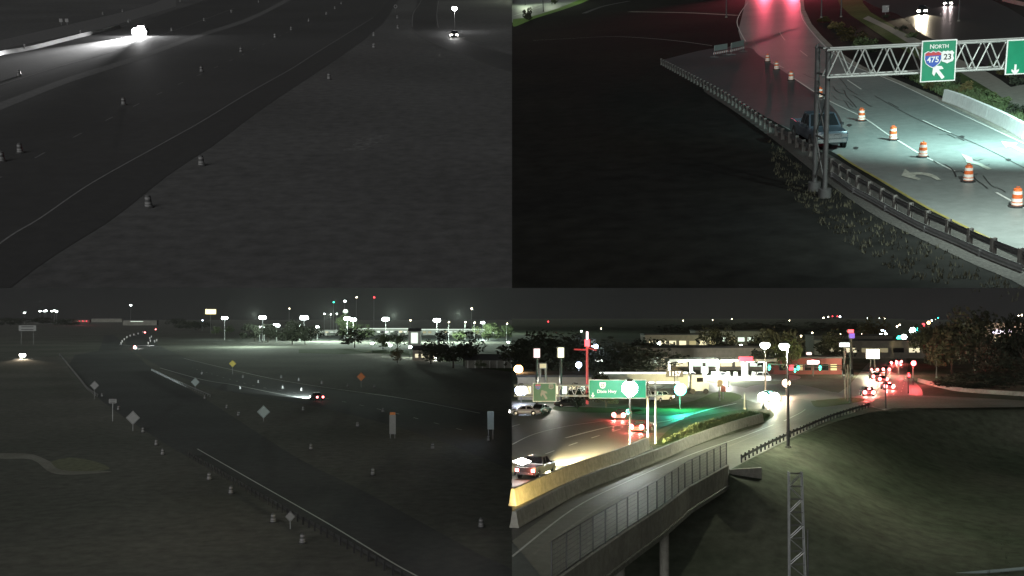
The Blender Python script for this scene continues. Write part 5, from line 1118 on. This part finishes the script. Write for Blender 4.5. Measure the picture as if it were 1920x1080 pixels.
for px, py, w_, h_, lb, wm, mm in ((1515, 702, 17, 4, 'reddish shop with small lit signs left of the intersection', wall_r, [e_redstrip, e_dim, glass]), (1280, 672, 26, 8, 'warm lit hotel block above the fuel station', brick_w, [e_win, e_dim, glass]), (1372, 668, 26, 9, 'pale green lit block behind the fuel station canopy', conc, [e_winc, e_dim, glass]), (1040, 750, 13, 4, 'pale lit building behind the dim green board', brick_w, [e_win, e_winc, glass]), (1655, 672, 40, 6, 'low lit shops across the avenue', brick_w, [e_win, e_dim, glass]), (1600, 664, 30, 7, 'dark store left of the glaring sign', conc_d, [e_dim, glass, e_win])):
    b = building(BR, BR.G(px, py), 0, w_, 12, h_, lb, wm, name='shop'); windows(b, 1 if h_ < 8 else 2, 7, w_ - 2, h_ - 2, .8, -.06, mm, w_ / 11, 1.5)
lamp('block_light', BR, BR.G(1285, 676) + Vector((0, -6, 6)), 4000, (1, .95, .6)); lamp('block_light', BR, BR.G(1380, 672) + Vector((0, -6, 8)), 5000, (.9, 1, .65)); lamp('block_light', BR, BR.G(1030, 756) + Vector((0, -4, 4)), 1500, (1, 1, .85)); lamp('block_light', BR, BR.G(1515, 704) + Vector((0, -5, 4)), 700, (1, .2, .2))
b = building(BR, BR.G(1893, 650), .1, 34, 14, 11, 'building with a lit entrance sign behind the dark trees at the far right', brick_w, name='shop'); windows(b, 1, 5, 30, 5, .8, -.06, [e_win, e_dim, glass], 3, 2); MB().box((-4, -.5, 7), (9, .3, 1.6)).obj('lit_sign', emit('lit_sign_lilac', (.85, .8, 1), 4), b); lamp('entrance_light', BR, (0, -5, 6), 4500, (1, .7, .5), parent=b)
# parked / lit vehicles on left
for px, py, kind, lb, li, pm_, hd_ in ((1168, 785, 'sedan', 'car with glowing red tail lights on the far left carriageway', 'B', p_dark, ((1150, 790), (1190, 776))), (1205, 808, 'sedan', 'car with pink white lamps next to the gantry posts', 'B', p_red, ((1190, 810), (1225, 800))), (1085, 750, 'suv', 'white parked van like car left of the long board', 'h', p_white, ((1080, 750), (1110, 750))), (984, 778, 'sedan', 'white car at the left edge of the far verge', 'h', p_white, ((990, 778), (960, 778))), (1014, 775, 'sedan', 'car with a small red lamp right of the white car at the left edge', 'T', p_grey, ((990, 776), (1010, 772))), (1066, 763, 'sedan', 'dark parked car behind the gantry truss', '', p_dark, ((1060, 763), (1080, 763))), (1240, 752, 'suv', 'white glowing car right of the floodlight', 'h', p_white, ((1235, 752), (1260, 750)))):
    v = make_vehicle(kind, BR, BR.G(px, py), BR.head(*hd_), lb, 'car', pm_, li, watts=900 if 'B' in li else 0)
    if 'B' in li:
        for sd in (-1, 1): MB().lathe([(.1, -.1), (.34, 0), (.1, .1)], 10).obj('brake_lamp', e_tail_b, v).matrix_local = Matrix.Translation((sd * .7, -2.36, .75)) @ Matrix.Rotation(PI / 2, 4, 'X')
v = make_vehicle('pickup', BR, BR.G(1006, 892), BR.head((972, 908), (1075, 868)), 'vehicle with blazing beams and red tail lamps cut by the left edge, lower right view', 'car', p_dark, 'BH', watts=600000, headcol=(1, .82, .42), spot_deg=30)
lamp('tail_glow', BR, (.8, -3.3, 1.0), 250, (1, .2, .1), parent=v)
lamp('headlight_spill', BR, (0, 3.8, .9), 9000, (1, .85, .5), parent=v)
MB().lathe([(.1, -.3), (.85, 0), (.1, .3)], 14).obj('rear_glow_disc', e_head, v).matrix_local = Matrix.Translation((-.5, -2.4, 1.6))  # added glowing disc for the overexposed white mass, no real lamp
lamp('barrier_beam', BR, (.25, BR.G(962, 985).y, .9), 60000, (1, .70, .22), 'SPOT', BR.G(1090, 889), 40, .9, .15)
# oncoming and queue
v = make_vehicle('suv', BR, BR.G(1441, 752), BR.head((1445, 744), (1455, 790)), 'oncoming car with glaring headlights beside the dark pole', 'car', p_dark, 'H', watts=14000, headcol=(1, .88, .6), spot_deg=40)
for sd in (-1, 1): MB().lathe([(.1, -.3), (.9, 0), (.1, .3)], 14).obj('headlight_glare', e_head, v).matrix_local = Matrix.Translation((sd * .95, 2.55, .8)) @ Matrix.Rotation(PI / 2, 4, 'X')  # glare of the oncoming headlights built as large glowing discs
q_cars = [(1625, 742, 'suv', 'dark vehicle with three red tail lights at the head of the queue'), (1663, 730, 'sedan', 'car right of the three light vehicle in the queue'), (1652, 716, 'sedan', 'car in the middle of the queue, right lane'), (1640, 711, 'suv', 'car in the middle of the queue, left lane'), (1636, 698, 'sedan', 'left car of the row under the glaring sign'), (1658, 697, 'sedan', 'right car of the row under the glaring sign'), (1673, 684, 'sedan', 'car farther up the avenue, left lane'), (1682, 682, 'sedan', 'car farther up the avenue, right lane'), (1668, 668, 'sedan', 'farthest clear car on the avenue')]
for px, py, kind, lb in q_cars:
    v = make_vehicle(kind, BR, BR.G(px, py), BR.head((1640, 735), (1690, 665)) * .35, lb, 'car', p_dark, 'B', 'cars queued on the avenue', watts=1100)
    for sd in (-.8, .8): MB().lathe([(.1, -.1), (.36, 0), (.1, .1)], 10).obj('brake_lamp', e_tail_b, v).matrix_local = Matrix.Translation((sd * .95, -2.42, .8)) @ Matrix.Rotation(PI / 2, 4, 'X')
    if 'three' in lb: MB().box((0, -2.42, 1.45), (.5, .1, .22)).obj('brake_lamp', e_tail_b, v)
# distant avenue lights and horizon lights
far = [(1686, 634, e_green, 2.6, 620), (1695, 632, e_white, 3.0, 640), (1711, 620, e_white, 4.6, 900), (1718, 618, e_green, 3.4, 950), (1731, 609, e_red, 3.4, 1200), (1741, 605, e_orange, 3.8, 1400), (1747, 601, e_white, 1.6, 1600), (1754, 599, e_winc, 1.6, 1800), (1759, 596, e_green, 1.8, 2000), (1654, 619, e_white, 1.8, 800), (1658, 622, e_blue, 1.8, 800), (1652, 629, e_white, 2.4, 700), (1646, 639, e_white, .8, 500), (1661, 626, e_white, 1.6, 760), (1682, 612, e_warm, 1.4, 1100), (1687, 609, e_warm, 1.2, 1100),
    (1544, 596, e_warm, 1.6, 1700), (1553, 594, e_warm, 1.4, 1700), (1561, 593, e_red, 1.6, 1700), (1570, 593, e_red, 1.5, 1700), (1575, 594, e_white, 2.0, 1700), (1626, 597, e_white, 1.8, 1900), (1631, 597, e_warm, 1.3, 1900), (1649, 596, e_white, 1.8, 1900), (1659, 597, e_warm, 1.3, 1900), (1480, 601, e_warm, 1.0, 1500), (1523, 624, e_warm, .9, 800), (1502, 630, e_warm, .9, 700), (1576, 627, e_warm, .9, 800), (1545, 638, e_blue, 1.1, 600), (1616, 627, e_warm, .9, 800), (1028, 603, e_red, 1.6, 1400), (1028, 614, e_warm, .8, 1400), (1127, 616, e_warm, .7, 900), (1281, 601, e_warm, .9, 1500), (1336, 600, e_warm, .9, 1500), (1372, 598, e_warm, .8, 1500), (1090, 621, e_white, 1.2, 900),
    (1165, 669, e_white, .6, 330), (1213, 668, e_blue, 1.3, 340), (1222, 666, e_winc, 1.0, 340), (1201, 670, e_blue, 1.0, 340), (1348, 655, e_winc, 1.6, 460), (1307, 654, e_winc, .7, 440), (1255, 669, e_win, 1.1, 340), (1263, 671, e_win, 1.1, 340), (1120, 675, e_strip, 1.2, 330), (1130, 675, e_strip, 1.0, 330), (1821, 639, e_blue, 1.0, 600), (1910, 592, e_warm, 1.3, 1200), (1916, 591, e_warm, 1.3, 1200), (1905, 635, e_warm, .8, 600), (1918, 636, e_pink, .8, 600), (1894, 640, e_warm, .9, 600), (1783, 662, e_dim, 1.0, 480), (1760, 650, e_win, .5, 480)]
cn = {id(e_green): 'green', id(e_red): 'red', id(e_white): 'white', id(e_winc): 'pale green', id(e_warm): 'warm white', id(e_blue): 'bluish', id(e_orange): 'orange', id(e_win): 'yellowish', id(e_strip): 'cool white', id(e_pink): 'pink', id(e_dim): 'dim amber'}
def where(px, py):
    a = 'up the far end of the avenue' if 1640 < px < 1765 else ('at the far right behind the dark trees' if px > 1765 else ('on the horizon left of the avenue' if px > 1470 else ('above the fuel station' if px > 1240 else 'above the green highway boards')))
    return a
for px, py, em_, sz, dd in far:
    p = BR.E(px, py, dd); b = Vector((p.x, p.y, 0)); c_ = cn[id(em_)]
    t = thing('distant_lamp', 'small %s light %s' % (c_, where(px, py)), 'lamp', BR, b, 0, '%s lights %s' % (c_, where(px, py)))
    MB().tube((0, 0, 0), (0, 0, max(.3, p.z - sz * .4)), .12, n=5).obj('pole', steel_d, t); MB().lathe([(sz * .3, -sz * .5), (sz * .6, 0), (sz * .3, sz * .5)], 8, (0, 0, p.z)).obj('lamp_lens', em_, t)
# trees
TG2 = 'dark trees of the lower right view'
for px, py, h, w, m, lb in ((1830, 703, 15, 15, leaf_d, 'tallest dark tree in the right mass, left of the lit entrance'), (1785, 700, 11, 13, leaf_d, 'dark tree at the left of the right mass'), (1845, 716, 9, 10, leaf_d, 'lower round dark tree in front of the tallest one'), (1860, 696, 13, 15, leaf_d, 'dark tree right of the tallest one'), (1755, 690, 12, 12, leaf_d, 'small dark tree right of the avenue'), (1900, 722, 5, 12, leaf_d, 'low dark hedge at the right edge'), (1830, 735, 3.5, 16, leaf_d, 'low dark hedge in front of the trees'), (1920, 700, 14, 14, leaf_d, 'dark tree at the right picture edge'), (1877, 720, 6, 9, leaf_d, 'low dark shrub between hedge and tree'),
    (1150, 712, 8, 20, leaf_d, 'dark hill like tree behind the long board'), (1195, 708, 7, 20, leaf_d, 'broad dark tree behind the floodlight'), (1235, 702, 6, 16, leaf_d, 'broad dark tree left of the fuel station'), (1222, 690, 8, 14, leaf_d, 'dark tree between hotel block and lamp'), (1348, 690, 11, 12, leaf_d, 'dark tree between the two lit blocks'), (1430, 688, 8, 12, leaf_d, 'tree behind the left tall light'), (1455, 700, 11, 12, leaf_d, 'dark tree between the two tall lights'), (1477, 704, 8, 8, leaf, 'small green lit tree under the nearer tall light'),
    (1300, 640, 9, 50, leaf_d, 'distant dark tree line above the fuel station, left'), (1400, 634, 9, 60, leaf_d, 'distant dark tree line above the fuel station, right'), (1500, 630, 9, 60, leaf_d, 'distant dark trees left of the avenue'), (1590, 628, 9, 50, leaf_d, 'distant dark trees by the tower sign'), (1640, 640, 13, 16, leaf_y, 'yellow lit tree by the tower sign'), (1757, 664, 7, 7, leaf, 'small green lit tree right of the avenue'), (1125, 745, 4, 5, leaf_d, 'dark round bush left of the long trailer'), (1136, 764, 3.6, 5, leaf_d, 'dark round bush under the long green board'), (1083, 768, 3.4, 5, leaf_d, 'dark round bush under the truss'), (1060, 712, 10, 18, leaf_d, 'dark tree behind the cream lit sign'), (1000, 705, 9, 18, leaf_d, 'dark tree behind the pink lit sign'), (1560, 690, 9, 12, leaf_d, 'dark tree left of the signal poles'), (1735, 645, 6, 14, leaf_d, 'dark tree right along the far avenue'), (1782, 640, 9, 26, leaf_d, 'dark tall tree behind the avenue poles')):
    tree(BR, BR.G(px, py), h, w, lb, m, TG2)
for px, py, tp, lb in ((1396, 768, 738, 'thin post on the grass island, left'), (1431, 766, 742, 'thin post on the grass island, right'), (1349, 746, 708, 'thin post by the grass triangle'), (1756, 708, 676, 'pale thin post on the right verge'), (1366, 726, 700, 'pale thin post at the fuel station corner')):
    street_lamp(BR, px, py, tp, lb, 'post', watts=0, arm=0, headr=.15, em=steel_d, name='thin_post')
for px, py, tp, m, lb in ((1350, 752, 712, wood, 'brown back of a road sign by the grass triangle'), (1356, 748, 722, mat('dull_red_sign', (.3, .08, .06), .6, 0, .1), 'reddish road sign beside the brown one')):
    panel_sign(BR, px, py, tp, .9, 1.2, lb, m, 1)
for px, py in ((1424, 858), (1440, 852)): pass
grass_stuff(BR, [(1240, 832), (1300, 800), (1400, 774), (1444, 780), (1400, 800), (1300, 820)], 1800, .55, mat('tall_weeds', (.06, .085, .035), .9, 0, .4, 2), seed=21, wid=.06)
g = grass_stuff(BL, [(1180, 1085), (1500, 1085), (1900, 1085), (1900, 1000), (1560, 900), (1400, 940), (1280, 1000)], 900, .45, s_grass, seed=23, wid=.05)

# ================================================================== thin night haze that glows around the lamps
hz = MB().box((0, 2230, 250), (13000, 4700, 502.4)).obj('haze', None); hz['kind'] = 'stuff'; hz['label'] = 'thin pale night haze glowing around the lamps'
hz.location = (0, 0, 0)
hm = bpy.data.materials.new('haze'); hm.use_nodes = True; n = hm.node_tree.nodes; n.remove(n['Principled BSDF'])
pv = n.new('ShaderNodeVolumePrincipled'); pv.inputs['Density'].default_value = HAZE; pv.inputs['Color'].default_value = (.95, .95, .95, 1); pv.inputs['Anisotropy'].default_value = 0
hm.node_tree.links.new(pv.outputs[0], n['Material Output'].inputs['Volume']); hz.data.materials.clear(); hz.data.materials.append(hm)

# labels: tell look-alikes apart by their order from the left, and keep them short
ORD = 'leftmost|second from left|third from left|fourth from left|fifth from left|sixth from left|seventh from left|eighth from left|ninth from left'.split('|')
seen = {}
for o in S.objects:
    if o.parent is None and o.get('label') and o.get('category'): seen.setdefault(o['label'], []).append(o)
for lb, os_ in seen.items():
    if len(os_) > 1:
        def col_(o): v = o.matrix_world.translation - CAMP; return v.dot(R_) / v.dot(Fw)
        for k, o in enumerate(sorted(os_, key=col_)): o['label'] = lb + ', ' + (ORD[k] if k < len(ORD) else 'rightmost')
        sorted(os_, key=col_)[-1]['label'] = lb + ', rightmost'
for o in S.objects:
    if o.get('label') and len(o['label'].split()) > 16: print('LONG', o.name, o['label'])
